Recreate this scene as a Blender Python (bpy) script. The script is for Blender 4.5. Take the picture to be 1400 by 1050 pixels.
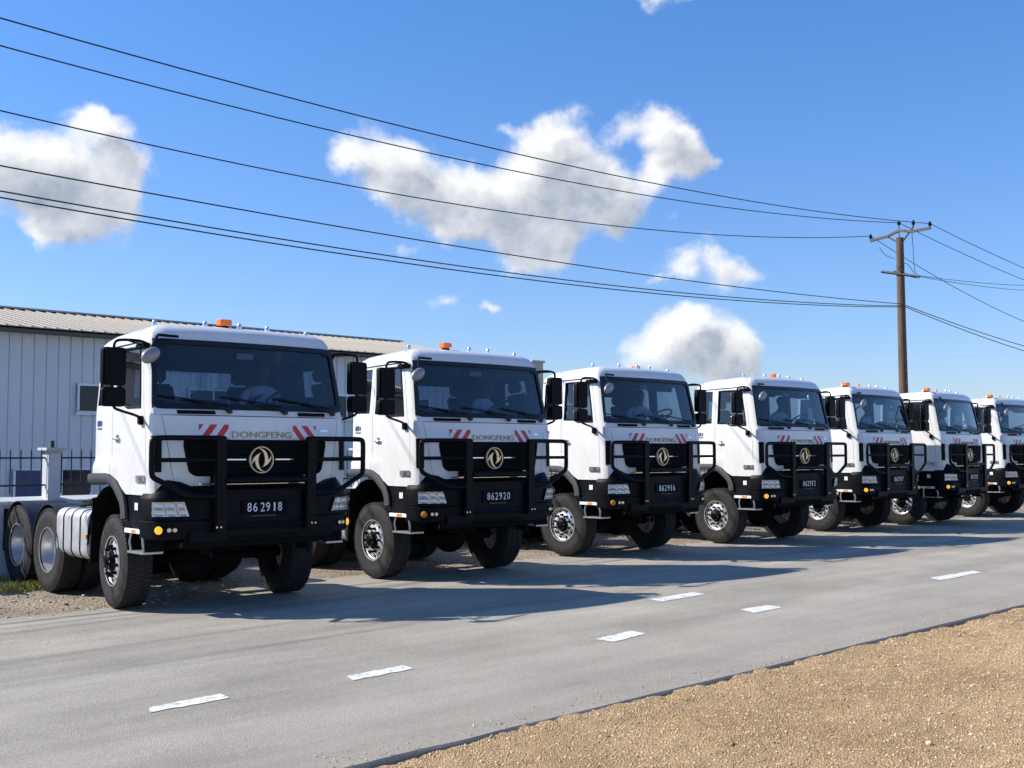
import bpy, bmesh, math, random
import numpy as np
from mathutils import Vector, Matrix
R = math.radians
rng = random.Random(7); nrg = np.random.default_rng(5)
for o in list(bpy.data.objects): bpy.data.objects.remove(o)
scn = bpy.context.scene
col = scn.collection

# ------------------------------------------------------------------ camera
# world: X runs along the road, trucks face -Y, Z up. Eye height 1.82 m.
FPX, PITCH, CAMH = 1570.43, R(3.307), 1.821
cam_d = bpy.data.cameras.new('camera'); cam = bpy.data.objects.new('camera', cam_d); col.objects.link(cam)
cam.location = (0, 0, CAMH); cam.rotation_euler = (R(90) + PITCH, 0, R(-45))
cam_d.sensor_width = 36; cam_d.lens = 36 * FPX / 1400; cam_d.clip_end = 6000; cam_d.clip_start = .05
scn.camera = cam
scn.render.resolution_x, scn.render.resolution_y = 1024, 768
vs = scn.view_settings
vs.view_transform = 'Standard'; vs.look = 'None'; vs.gamma = 1; vs.use_curve_mapping = False; vs.exposure = 0.48

# ------------------------------------------------------------------ light
SUN_EL, SUN_AZ = R(38), R(132.9)            # azimuth measured from +X towards +Y
sd = Vector((math.cos(SUN_AZ) * math.cos(SUN_EL), math.sin(SUN_AZ) * math.cos(SUN_EL), math.sin(SUN_EL)))
sl = bpy.data.lights.new('sun', 'SUN'); sl.energy = 5.0; sl.angle = R(.53); sl.color = (1, .94, .84)
so = bpy.data.objects.new('sun', sl); col.objects.link(so)
so.rotation_euler = sd.to_track_quat('Z', 'Y').to_euler(); so.location = (-20, 20, 40)

# ------------------------------------------------------------------ sky with cumulus clouds
CLOUDS = [(1.1988, 0.2321, 0.032), (1.1437, 0.2487, 0.0269), (1.1263, 0.2357, 0.0301), (1.1543, 0.216, 0.044), (1.1088, 0.2224, 0.0212), (1.1256, 0.1977, 0.024), (1.1537, 0.1869, 0.0178), (1.1757, 0.1795, 0.013), (1.1383, 0.2624, 0.0132), (1.2305, 0.2149, 0.0346), (0.9327, 0.25, 0.0176), (0.9074, 0.2478, 0.029), (0.8497, 0.2213, 0.034), (0.7854, 0.2, 0.042), (0.7597, 0.1812, 0.0287), (0.7468, 0.2185, 0.043), (0.7596, 0.2556, 0.0242), (0.7274, 0.2614, 0.0286), (0.6892, 0.2053, 0.0222), (0.7469, 0.1717, 0.0223), (0.779, 0.1655, 0.0159), (0.6888, 0.2758, 0.0139), (0.6632, 0.2811, 0.0202), (0.6443, 0.2653, 0.0221), (0.6286, 0.2496, 0.0189), (0.613, 0.2448, 0.01), (0.6572, 0.2354, 0.0158), (0.6416, 0.2042, 0.0101), (0.7919, 0.2727, 0.0089), (0.6451, 0.1608, 0.0189), (0.62, 0.1633, 0.0201), (0.5953, 0.1521, 0.0163), (0.5799, 0.1479, 0.01), (0.6642, 0.1474, 0.0082), (0.6709, 0.0845, 0.019), (0.6456, 0.1013, 0.0208), (0.633, 0.1118, 0.0139), (0.6208, 0.0852, 0.036), (0.5961, 0.0786, 0.0225), (0.584, 0.0647, 0.0175), (0.8462, 0.1299, 0.012), (0.8059, 0.1225, 0.0089), (0.6817, 0.38330000000000003, 0.0106), (0.6401, 0.3816, 0.0115), (0.8751, 0.1743, 0.0102), (0.661, 0.3845, 0.0136), (0.8754, 0.2363, 0.0266), (0.8176, 0.2093, 0.0318), (0.8368, 0.1998, 0.0223), (0.7019, 0.2241, 0.0286), (0.89, 0.228, 0.022)]
world = bpy.data.worlds.new('World'); scn.world = world; world.use_nodes = True
wt = world.node_tree
for n in list(wt.nodes): wt.nodes.remove(n)

def nd(tree, kind, ins=None, **props):
    n = tree.nodes.new(kind)
    for k, v in props.items(): setattr(n, k, v)
    for k, v in (ins or {}).items():
        s = n.inputs[k]
        if isinstance(v, bpy.types.NodeSocket): tree.links.new(v, s)
        else: s.default_value = v
    return n
def M(tree, op, a, b=0.0, c=0.0, clamp=False):
    n = nd(tree, 'ShaderNodeMath', {0: a, 1: b, 2: c}, operation=op, use_clamp=clamp); return n.outputs[0]

def cloud_group():
    g = bpy.data.node_groups.new('cloud_density', 'ShaderNodeTree')
    g.interface.new_socket('P', in_out='INPUT', socket_type='NodeSocketVector')
    g.interface.new_socket('D', in_out='OUTPUT', socket_type='NodeSocketFloat')
    gi = g.nodes.new('NodeGroupInput'); go = g.nodes.new('NodeGroupOutput')
    P = gi.outputs['P']
    wn = nd(g, 'ShaderNodeTexNoise', {'Vector': P, 'Scale': 30.0, 'Detail': 6.0, 'Roughness': .62}, noise_dimensions='3D')
    off = nd(g, 'ShaderNodeVectorMath', {0: wn.outputs['Color'], 1: (.5, .5, .5)}, operation='SUBTRACT')
    wp = nd(g, 'ShaderNodeVectorMath', {0: off.outputs[0], 1: (.03, .03, 0), 2: P}, operation='MULTIPLY_ADD')
    wp2 = nd(g, 'ShaderNodeVectorMath', {0: wp.outputs[0], 1: (1, 2.2, 0)}, operation='MULTIPLY')
    total = None
    for a, e, r in CLOUDS:
        small = r <= .0125                            # thin streaks lie flat
        d = nd(g, 'ShaderNodeVectorMath', {0: wp2.outputs[0] if small else wp.outputs[0], 1: (a, e * 2.2, 0) if small else (a, e, 0)}, operation='DISTANCE')
        m = nd(g, 'ShaderNodeMapRange', {'Value': d.outputs['Value'], 'From Min': 0.0, 'From Max': r * (2.3 if small else 1.65), 'To Min': .50 if small else 1.05, 'To Max': 0.0}, interpolation_type='SMOOTHSTEP')
        total = m.outputs[0] if total is None else M(g, 'ADD', total, m.outputs[0])
    total = M(g, 'MINIMUM', total, 1.55)
    # clouds like these all round the rest of the sky, out of a broad noise
    sx = nd(g, 'ShaderNodeSeparateXYZ', {0: P})
    bn = nd(g, 'ShaderNodeTexNoise', {'Vector': wp.outputs[0], 'Scale': 3.3, 'Detail': 3.0, 'Roughness': .5})
    bm_ = nd(g, 'ShaderNodeMapRange', {'Value': bn.outputs[0], 'From Min': .61, 'From Max': .74, 'To Min': 0.0, 'To Max': 1.1})
    da = M(g, 'ABSOLUTE', M(g, 'SUBTRACT', sx.outputs[0], .80))
    away = nd(g, 'ShaderNodeMapRange', {'Value': da, 'From Min': .52, 'From Max': .75, 'To Min': 0.0, 'To Max': 1.0})
    total = M(g, 'ADD', total, M(g, 'MULTIPLY', bm_.outputs[0], away.outputs[0]))
    fn = nd(g, 'ShaderNodeTexNoise', {'Vector': P, 'Scale': 15.0, 'Detail': 7.0, 'Roughness': .57, 'Distortion': .25})
    f2 = M(g, 'MULTIPLY', M(g, 'SUBTRACT', fn.outputs[0], .5), 3.0)
    vw = nd(g, 'ShaderNodeVectorMath', {0: off.outputs[0], 1: (.016, .016, 0), 2: P}, operation='MULTIPLY_ADD')
    vb = nd(g, 'ShaderNodeTexVoronoi', {'Vector': vw.outputs[0], 'Scale': 46.0, 'Detail': 2.5, 'Roughness': .55, 'Lacunarity': 2.2}, normalize=True)
    f2 = M(g, 'ADD', f2, M(g, 'MULTIPLY', M(g, 'SUBTRACT', .42, vb.outputs['Distance']), 1.25))
    D = M(g, 'ADD', total, M(g, 'MULTIPLY', f2, M(g, 'MINIMUM', M(g, 'MULTIPLY_ADD', total, 2.0, .1), 1.0)))
    g.links.new(D, go.inputs['D'])
    return g
cg = cloud_group()
tc = nd(wt, 'ShaderNodeTexCoord')
sp = nd(wt, 'ShaderNodeSeparateXYZ', {0: tc.outputs['Generated']})
az = M(wt, 'ARCTAN2', sp.outputs[1], sp.outputs[0]); el = M(wt, 'ARCSINE', sp.outputs[2])
pv = nd(wt, 'ShaderNodeCombineXYZ', {0: az, 1: el, 2: 0.0})
sh = nd(wt, 'ShaderNodeVectorMath', {0: pv.outputs[0], 1: (.016, .019, 0)}, operation='ADD')
def grp(vec):
    n = wt.nodes.new('ShaderNodeGroup'); n.node_tree = cg; wt.links.new(vec, n.inputs[0]); return n.outputs[0]
d0 = grp(pv.outputs[0]); d1 = grp(sh.outputs[0])
mask = nd(wt, 'ShaderNodeMapRange', {'Value': d0, 'From Min': .25, 'From Max': 1.5, 'To Min': 0.0, 'To Max': 1.0}, interpolation_type='SMOOTHSTEP')
lit = nd(wt, 'ShaderNodeMapRange', {'Value': M(wt, 'SUBTRACT', d1, M(wt, 'MULTIPLY', d0, .15)), 'From Min': .40, 'From Max': 2.15, 'To Min': 1.0, 'To Max': 0.0}, interpolation_type='LINEAR')
sky = nd(wt, 'ShaderNodeTexSky', sky_type='NISHITA', sun_disc=False, sun_elevation=SUN_EL, sun_rotation=R(90) - SUN_AZ)
sky.altitude = 0; sky.air_density = 1.0; sky.dust_density = .35; sky.ozone_density = 3.0
SKY_K = .110
tz = nd(wt, 'ShaderNodeMapRange', {'Value': sp.outputs[2], 'From Min': 0.0, 'From Max': .38})
tint = nd(wt, 'ShaderNodeMix', {0: tz.outputs[0], 6: (.76, .81, 1.05, 1), 7: (.54, .90, 1.29, 1)}, data_type='RGBA')
skc = nd(wt, 'ShaderNodeMix', {0: 1.0, 6: sky.outputs[0], 7: tint.outputs[2]}, data_type='RGBA', blend_type='MULTIPLY')
bg_s = nd(wt, 'ShaderNodeBackground', {'Color': skc.outputs[2], 'Strength': SKY_K})
ccol = nd(wt, 'ShaderNodeMix', {0: lit.outputs[0], 6: (.30, .36, .47, 1), 7: (1.03, 1.03, 1.02, 1)}, data_type='RGBA')
bg_c = nd(wt, 'ShaderNodeBackground', {'Color': ccol.outputs[2], 'Strength': .72})
mx = nd(wt, 'ShaderNodeMixShader', {0: M(wt, 'MULTIPLY', mask.outputs[0], .95), 1: bg_s.outputs[0], 2: bg_c.outputs[0]})
wo = nd(wt, 'ShaderNodeOutputWorld', {0: mx.outputs[0]})

# ------------------------------------------------------------------ materials
MATS = {}
def mat(name, colr, rough=.5, metal=0.0, var=0.0, vscale=8.0, bump=0.0, bscale=60.0, col2=None, spec=.5, coat=0.0, emit=None, estr=0.0, stretch=None):
    m = bpy.data.materials.new(name); m.use_nodes = True; t = m.node_tree
    b = t.nodes['Principled BSDF']
    b.inputs['Base Color'].default_value = (*colr, 1); b.inputs['Roughness'].default_value = rough
    b.inputs['Metallic'].default_value = metal; b.inputs['Specular IOR Level'].default_value = spec
    b.inputs['Coat Weight'].default_value = coat; b.inputs['Coat Roughness'].default_value = .05
    if emit: b.inputs['Emission Color'].default_value = (*emit, 1); b.inputs['Emission Strength'].default_value = estr
    co = nd(t, 'ShaderNodeTexCoord').outputs['Object']
    if stretch: co = nd(t, 'ShaderNodeMapping', {'Vector': co, 'Scale': stretch}).outputs[0]
    if var or col2:
        n = nd(t, 'ShaderNodeTexNoise', {'Vector': co, 'Scale': vscale, 'Detail': 6.0, 'Roughness': .6})
        mr = nd(t, 'ShaderNodeMapRange', {'Value': n.outputs[0], 'From Min': .32, 'From Max': .68})
        c2 = col2 or tuple(min(1, c * (1 + var)) for c in colr); c1 = colr if col2 else tuple(c * (1 - var) for c in colr)
        mi = nd(t, 'ShaderNodeMix', {0: mr.outputs[0], 6: (*c1, 1), 7: (*c2, 1)}, data_type='RGBA')
        t.links.new(mi.outputs[2], b.inputs['Base Color'])
        rr = nd(t, 'ShaderNodeMapRange', {'Value': n.outputs[0], 'From Min': .3, 'From Max': .7, 'To Min': max(.02, rough - .08), 'To Max': min(1, rough + .1)})
        t.links.new(rr.outputs[0], b.inputs['Roughness'])
    if bump:
        n2 = nd(t, 'ShaderNodeTexNoise', {'Vector': co, 'Scale': bscale, 'Detail': 4.0})
        bp = nd(t, 'ShaderNodeBump', {'Height': n2.outputs[0], 'Strength': bump, 'Distance': .01})
        t.links.new(bp.outputs[0], b.inputs['Normal'])
    MATS[name] = m; return m
def glass_mat(name, tint, refl=1.0, dirt=.03):
    m = bpy.data.materials.new(name); m.use_nodes = True; t = m.node_tree; t.nodes.clear()
    tr = nd(t, 'ShaderNodeBsdfTransparent', {'Color': (*tint, 1)}); gl = nd(t, 'ShaderNodeBsdfGlossy', {'Color': (1, 1, 1, 1), 'Roughness': .02})
    fr = nd(t, 'ShaderNodeFresnel', {'IOR': 1.5}); mx_ = nd(t, 'ShaderNodeMixShader', {0: M(t, 'MULTIPLY', fr.outputs[0], refl), 1: tr.outputs[0], 2: gl.outputs[0]})
    df = nd(t, 'ShaderNodeBsdfDiffuse', {'Color': (.5, .5, .48, 1)})
    no = nd(t, 'ShaderNodeTexNoise', {'Vector': nd(t, 'ShaderNodeTexCoord').outputs['Object'], 'Scale': 3.0, 'Detail': 5.0})
    m2 = nd(t, 'ShaderNodeMixShader', {0: M(t, 'MULTIPLY', no.outputs[0], dirt), 1: mx_.outputs[0], 2: df.outputs[0]})
    nd(t, 'ShaderNodeOutputMaterial', {0: m2.outputs[0]}); MATS[name] = m; return m
paint = mat('white_truck_paint', (.73, .725, .71), .32, var=.025, vscale=2.0, coat=.5)
def dusty(m, z0, z1, amount):
    t = m.node_tree; b = t.nodes['Principled BSDF']; src = b.inputs['Base Color'].links[0].from_socket
    co = nd(t, 'ShaderNodeTexCoord').outputs['Object']; z = nd(t, 'ShaderNodeSeparateXYZ', {0: co}).outputs[2]
    n1 = nd(t, 'ShaderNodeTexNoise', {'Vector': nd(t, 'ShaderNodeMapping', {'Vector': co, 'Scale': (9, 9, 1.6)}).outputs[0], 'Scale': 1.0, 'Detail': 6.0, 'Roughness': .65})
    f = nd(t, 'ShaderNodeMapRange', {'Value': z, 'From Min': z0, 'From Max': z1, 'To Min': 1.0, 'To Max': .12})
    k = M(t, 'MULTIPLY', M(t, 'MULTIPLY', f.outputs[0], nd(t, 'ShaderNodeMapRange', {'Value': n1.outputs[0], 'From Min': .38, 'From Max': .72}).outputs[0]), amount)
    mi = nd(t, 'ShaderNodeMix', {0: k, 6: src, 7: (.40, .35, .28, 1)}, data_type='RGBA'); t.links.new(mi.outputs[2], b.inputs['Base Color'])
dusty(paint, 1.3, 2.2, .32)
blackp = mat('black_plastic', (.0035, .0042, .006), .46, var=.2, vscale=6, bump=.1, bscale=220, spec=.11)
blackm = mat('black_bar_paint', (.003, .0034, .0045), .40, var=.15, vscale=9, spec=.13)
under = mat('underbody_grime', (.005, .005, .005), .85, spec=.15, var=.4, vscale=7, bump=.3, bscale=40)
rubber = mat('tyre_rubber', (.014, .014, .015), .8, var=.25, vscale=12, bump=.2, bscale=90, col2=(.036, .034, .032), spec=.3)
gasket = mat('window_gasket', (.006, .007, .009), .35, spec=.4)
liner = mat('cab_lining', (.022, .028, .040), .8, var=.15)
seatm = mat('seat_cloth', (.018, .021, .030), .9, var=.2, vscale=30)
greyp = mat('grey_flare_plastic', (.045, .049, .056), .55, var=.1)
chrome = mat('chrome', (.80, .80, .80), .18, .8)
steel = mat('polished_rim', (.80, .80, .80), .25, .55, var=.12, vscale=10)
rimgrey = mat('rear_rim_steel', (.50, .51, .52), .36, .65, var=.15, vscale=9)
alu = mat('tank_aluminium', (.62, .625, .63), .40, .5, var=.1, vscale=5)
gold = mat('gold_chrome', (.80, .65, .40), .28, .6)
red = mat('reflective_red', (.62, .022, .03), .4)
whitep = mat('reflective_white', (.78, .78, .78), .4)
amber = mat('amber_lens', (.75, .27, .015), .25, spec=.6)
amber_on = mat('amber_lens_lit', (.80, .33, .02), .25, emit=(1.0, .42, .03), estr=.75)
orange = mat('orange_beacon', (.78, .17, .015), .3, emit=(1, .2, .02), estr=.12)
lampw = mat('lamp_reflector', (.80, .77, .72), .12, .65)
lampd = mat('lamp_divider', (.10, .10, .11), .4)
plateb = mat('plate_black', (.003, .003, .0035), .6, spec=.1)
platew = mat('plate_digits', (.80, .80, .78), .5)
bluet = mat('blue_decal', (.04, .07, .20), .4)
letg = mat('lettering_gold', (.34, .27, .15), .35, .5)
slatm = mat('grille_black', (.004, .0045, .006), .7, spec=.12)
navy = mat('mudguard_navy', (.022, .027, .040), .45, var=.25)
mirrorback = mat('mirror_back_silver', (.26, .27, .28), .35, .3)
clear = glass_mat('clear_lens', (.95, .96, .97), .9, .02)
wglass = glass_mat('windscreen_glass', (.52, .61, .71), 1.25, .035)
sglass = glass_mat('side_glass', (.40, .47, .55), 1.5, .03)
bglass = mat('building_glass', (.018, .026, .036), .12, spec=.3, var=.3, vscale=2)
wallp = mat('wall_sheet_blue_grey', (.60, .625, .65), .5, var=.07, vscale=1.6, bump=.08, bscale=6, stretch=(1, 1, .25))
roofp = mat('roof_sheet_tan', (.27, .235, .195), .65, var=.08, vscale=2.2, stretch=(1, .3, 1))
trimd = mat('dark_trim', (.06, .065, .07), .5, var=.2)
winw = mat('window_white_frame', (.74, .75, .76), .45, var=.05)
fencew = mat('fence_wall_paint', (.54, .565, .60), .75, var=.12, vscale=3, bump=.2, bscale=30)
fencem = mat('fence_iron', (.014, .016, .020), .5)
conc = mat('concrete_cap', (.50, .52, .53), .8, var=.12, vscale=6, bump=.3, bscale=40)
wood = mat('pole_wood', (.075, .048, .031), .85, col2=(.155, .105, .068), vscale=6, bump=.5, bscale=22, stretch=(3, 3, .25))
armm = mat('crossarm_weathered', (.12, .105, .085), .8, var=.3, vscale=8)
wirem = mat('wire_black', (.012, .012, .014), .6)
skin = mat('person_skin', (.10, .055, .035), .55, var=.1)
shirt = mat('person_shirt', (.62, .66, .72), .85, var=.08, vscale=14)
trous = mat('person_trousers', (.03, .035, .05), .9)
hairm = mat('person_hair', (.010, .009, .009), .6)
tanw = mat('annex_render', (.48, .43, .36), .85, var=.1, vscale=2, bump=.2)

# ------------------------------------------------------------------ mesh helper
class MB:
    def __init__(s): s.v = []; s.f = []; s.m = []; s.flip = False
    def add(s, vs_, fs, m=0):
        o = len(s.v); s.v += [tuple(p) for p in vs_]; s.f += [[i + o for i in f] for f in fs]; s.m += [m] * len(fs); return s
    def box(s, x0, x1, y0, y1, z0, z1, m=0):
        return s.add([(x, y, z) for z in (z0, z1) for y in (y0, y1) for x in (x0, x1)],
                     [(0, 2, 3, 1), (4, 5, 7, 6), (0, 1, 5, 4), (2, 6, 7, 3), (0, 4, 6, 2), (1, 3, 7, 5)], m)
    def hexa(s, bot, top, m=0):
        n = len(bot); return s.add(list(bot) + list(top), [list(range(n))[::-1], list(range(n, 2 * n))] + [(i, (i + 1) % n, n + (i + 1) % n, n + i) for i in range(n)], m)
    def prism(s, poly, a0, a1, ax='y', m=0):
        def P(u, w, a): return {'x': (a, u, w), 'y': (u, a, w), 'z': (u, w, a)}[ax]
        return s.hexa([P(u, w, a0) for u, w in poly], [P(u, w, a1) for u, w in poly], m)
    def tube(s, path, r, n=10, m=0, closed=False, smooth=0):
        P = [Vector(p) for p in path]
        for _ in range(smooth):
            Q = [P[0]]
            for a, b in zip(P, P[1:]): Q += [a * .75 + b * .25, a * .25 + b * .75]
            P = Q + [P[-1]]
        rr = r if hasattr(r, '__len__') else [r] * len(P)
        k = len(P); up = None; rings = []
        for i in range(k):
            t = (P[(i + 1) % k] - P[i - 1]) if closed else (P[min(i + 1, k - 1)] - P[max(i - 1, 0)])
            t.normalize()
            if up is None: up = t.orthogonal().normalized()
            up = (up - t * up.dot(t))
            if up.length < 1e-6: up = t.orthogonal()
            up.normalize(); sd_ = t.cross(up)
            rings.append([P[i] + (up * math.cos(2 * math.pi * j / n) + sd_ * math.sin(2 * math.pi * j / n)) * rr[i] for j in range(n)])
        vs_ = [p for g_ in rings for p in g_]; fs = []
        for i in range(k if closed else k - 1):
            i2 = (i + 1) % k
            for j in range(n): fs.append((i * n + j, i * n + (j + 1) % n, i2 * n + (j + 1) % n, i2 * n + j))
        if not closed: fs += [list(range(n))[::-1], list(range((k - 1) * n, k * n))]
        return s.add(vs_, fs, m)
    def cyl(s, a, b, r, n=16, m=0, r2=None): return s.tube([a, b], [r, r2 if r2 is not None else r], n, m)
    def lathe(s, prof, c=(0, 0, 0), ax='x', n=32, m=0, closed=False):
        vs_ = []; fs = []; k = len(prof)
        for a, r in prof:
            for j in range(n):
                t = 2 * math.pi * j / n; u, w = r * math.cos(t), r * math.sin(t)
                p = {'x': (a, u, w), 'y': (u, a, w), 'z': (u, w, a)}[ax]
                vs_.append((p[0] + c[0], p[1] + c[1], p[2] + c[2]))
        for i in range(k if closed else k - 1):
            i2 = (i + 1) % k
            for j in range(n): fs.append((i * n + j, i * n + (j + 1) % n, i2 * n + (j + 1) % n, i2 * n + j))
        return s.add(vs_, fs, m)
    def grid(s, fn, us, ws, m=0, skip=None):
        nu, nw = len(us), len(ws); vs_ = [fn(u, w) for u in us for w in ws]
        fs = [(i * nw + j, (i + 1) * nw + j, (i + 1) * nw + j + 1, i * nw + j + 1) for i in range(nu - 1) for j in range(nw - 1) if not (skip and skip(i, j))]
        return s.add(vs_, fs, m)
    def ball(s, c, rx, ry, rz, nu=14, nv=8, m=0):
        vs_ = []; fs = []
        for i in range(nv + 1):
            t = math.pi * i / nv
            for j in range(nu):
                p = 2 * math.pi * j / nu; vs_.append((c[0] + rx * math.sin(t) * math.cos(p), c[1] + ry * math.sin(t) * math.sin(p), c[2] + rz * math.cos(t)))
        for i in range(nv):
            for j in range(nu): fs.append((i * nu + j, i * nu + (j + 1) % nu, (i + 1) * nu + (j + 1) % nu, (i + 1) * nu + j))
        return s.add(vs_, fs, m)
    def build(s, name, mats, parent=None, bevel=0, seg=2, smooth=40, solid=0, merge=True, loc=None, label=None):
        bm = bmesh.new(); sg = -1 if s.flip else 1
        vv = [bm.verts.new((p[0], sg * p[1], p[2])) for p in s.v]
        for f, m_ in zip(s.f, s.m):
            if len(set(f)) < 3: continue
            try: fc = bm.faces.new([vv[i] for i in f]); fc.material_index = m_
            except ValueError: pass
        if merge: bmesh.ops.remove_doubles(bm, verts=bm.verts, dist=1e-5)
        bmesh.ops.recalc_face_normals(bm, faces=bm.faces)
        if solid: bmesh.ops.solidify(bm, geom=bm.faces[:], thickness=solid)
        if bevel:
            ed = [e for e in bm.edges if len(e.link_faces) == 2 and e.calc_face_angle(0) > R(28)]
            bmesh.ops.bevel(bm, geom=ed, offset=bevel, segments=seg, affect='EDGES', clamp_overlap=True)
        for e in bm.edges:
            if len(e.link_faces) == 2 and e.calc_face_angle(0) > R(smooth): e.smooth = False
        for f in bm.faces: f.smooth = True
        me = bpy.data.meshes.new(name); bm.to_mesh(me); bm.free()
        for m_ in (mats if isinstance(mats, (list, tuple)) else [mats]): me.materials.append(m_)
        return link(name, me, parent, loc, label)
def link(name, data, parent=None, loc=None, label=None):
    o = bpy.data.objects.new(name, data); col.objects.link(o)
    if parent: o.parent = parent
    if loc: o.location = loc
    if label: o['label'] = label
    return o
def TB(): b = MB(); b.flip = True; return b          # truck builder: second coordinate = metres forward of the front axle
def tag(o, label, cat, group=None):
    o['label'] = label; o['category'] = cat
    if group: o['group'] = group
    return o
def structure(o): o['kind'] = 'structure'; return o
def empty(name, loc=(0, 0, 0), rz=0, parent=None):
    o = link(name, None, parent, loc); o.rotation_euler = (0, 0, rz); o.empty_display_size = .2; return o
def copy_tree(o, parent=None):
    c = o.copy(); col.objects.link(c); c.parent = parent
    for ch in list(o.children): copy_tree(ch, c)
    return c
def text_mesh(s_, size, extrude, name):
    cu = bpy.data.curves.new(name, 'FONT'); cu.body = s_; cu.size = size; cu.extrude = extrude; cu.align_x = 'CENTER'; cu.align_y = 'CENTER'; cu.resolution_u = 3
    ob = bpy.data.objects.new(name, cu); col.objects.link(ob); dg = bpy.context.evaluated_depsgraph_get(); dg.update()
    me = bpy.data.meshes.new_from_object(ob.evaluated_get(dg)); me.name = name
    bpy.data.objects.remove(ob); bpy.data.curves.remove(cu); return me
def fit_text(me, w, h):                              # centre on the origin, scale to w x h, stand upright facing -Y
    c = np.array([v.co[:] for v in me.vertices]); lo, hi = c.min(0), c.max(0); mid = (lo + hi) / 2
    for v in me.vertices:
        x = (v.co.x - mid[0]) * w / (hi[0] - lo[0]); z = (v.co.y - mid[1]) * h / (hi[1] - lo[1]); v.co = (x, -v.co.z, z)
    return me
def vnoise(x, y, seed=0):
    xi = np.floor(x).astype(np.int64); yi = np.floor(y).astype(np.int64); xf = x - xi; yf = y - yi
    def hsh(a, b):
        n = (a * 374761393 + b * 668265263 + seed * 974634777) & 0x7fffffff; n = ((n ^ (n >> 13)) * 1274126177) & 0x7fffffff; return ((n ^ (n >> 16)) & 0xffff) / 65535.0
    u = xf * xf * (3 - 2 * xf); v = yf * yf * (3 - 2 * yf)
    return (hsh(xi, yi) * (1 - u) + hsh(xi + 1, yi) * u) * (1 - v) + (hsh(xi, yi + 1) * (1 - u) + hsh(xi + 1, yi + 1) * u) * v
def fbm(x, y, s=1.0, o=4, seed=0):
    t = 0; a = .5
    for k in range(o): t = t + a * (vnoise(x * s, y * s, seed + k) - .5); s *= 2.03; a *= .5
    return t
def grid_mesh(name, xs, ys, zfn, material):
    X, Y = np.meshgrid(xs, ys, indexing='ij'); Z = zfn(X, Y); nx, ny = len(xs), len(ys)
    me = bpy.data.meshes.new(name); me.vertices.add(nx * ny); me.vertices.foreach_set('co', np.stack([X, Y, Z], -1).reshape(-1))
    i = (np.arange(nx - 1)[:, None] * ny + np.arange(ny - 1)[None, :]).reshape(-1)
    q = np.stack([i, i + ny, i + ny + 1, i + 1], -1).reshape(-1); nf = len(i)
    me.loops.add(nf * 4); me.loops.foreach_set('vertex_index', q); me.polygons.add(nf)
    me.polygons.foreach_set('loop_start', np.arange(nf) * 4); me.polygons.foreach_set('loop_total', np.full(nf, 4)); me.polygons.foreach_set('use_smooth', np.ones(nf, bool))
    me.update(calc_edges=True); me.materials.append(material); return link(name, me)
ICO_V = None
def pebbles(name, pts, sizes, material, parent=None, flat=(.5, .9)):
    global ICO_V
    if ICO_V is None:
        b = bmesh.new(); bmesh.ops.create_icosphere(b, subdivisions=1, radius=1); ICO_V = (np.array([v.co[:] for v in b.verts]), np.array([[v.index for v in f.verts] for f in b.faces])); b.free()
    V, F = ICO_V; n = len(pts); nv = len(V)
    jit = 1 + .32 * nrg.uniform(-1, 1, (n, nv, 1)); sc = np.stack([nrg.uniform(.7, 1.3, n), nrg.uniform(.7, 1.3, n), nrg.uniform(*flat, n)], -1)[:, None, :] * sizes[:, None, None]
    P = V[None] * jit * sc; a = nrg.uniform(0, 6.28, n); c, s_ = np.cos(a)[:, None], np.sin(a)[:, None]
    P = np.stack([P[..., 0] * c - P[..., 1] * s_, P[..., 0] * s_ + P[..., 1] * c, P[..., 2]], -1) + pts[:, None, :]
    me = bpy.data.meshes.new(name); me.vertices.add(n * nv); me.vertices.foreach_set('co', P.reshape(-1))
    q = (F[None] + (np.arange(n) * nv)[:, None, None]).reshape(-1); nf = n * len(F)
    me.loops.add(nf * 3); me.loops.foreach_set('vertex_index', q.astype(np.int32)); me.polygons.add(nf)
    me.polygons.foreach_set('loop_start', np.arange(nf) * 3); me.polygons.foreach_set('loop_total', np.full(nf, 3)); me.update(calc_edges=True)
    at = me.attributes.new('tone', 'FLOAT', 'POINT'); at.data.foreach_set('value', np.repeat(nrg.uniform(0, 1, n), nv).astype(np.float32))
    me.materials.append(material); o = link(name, me, parent); o['kind'] = 'stuff'; return o

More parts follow.
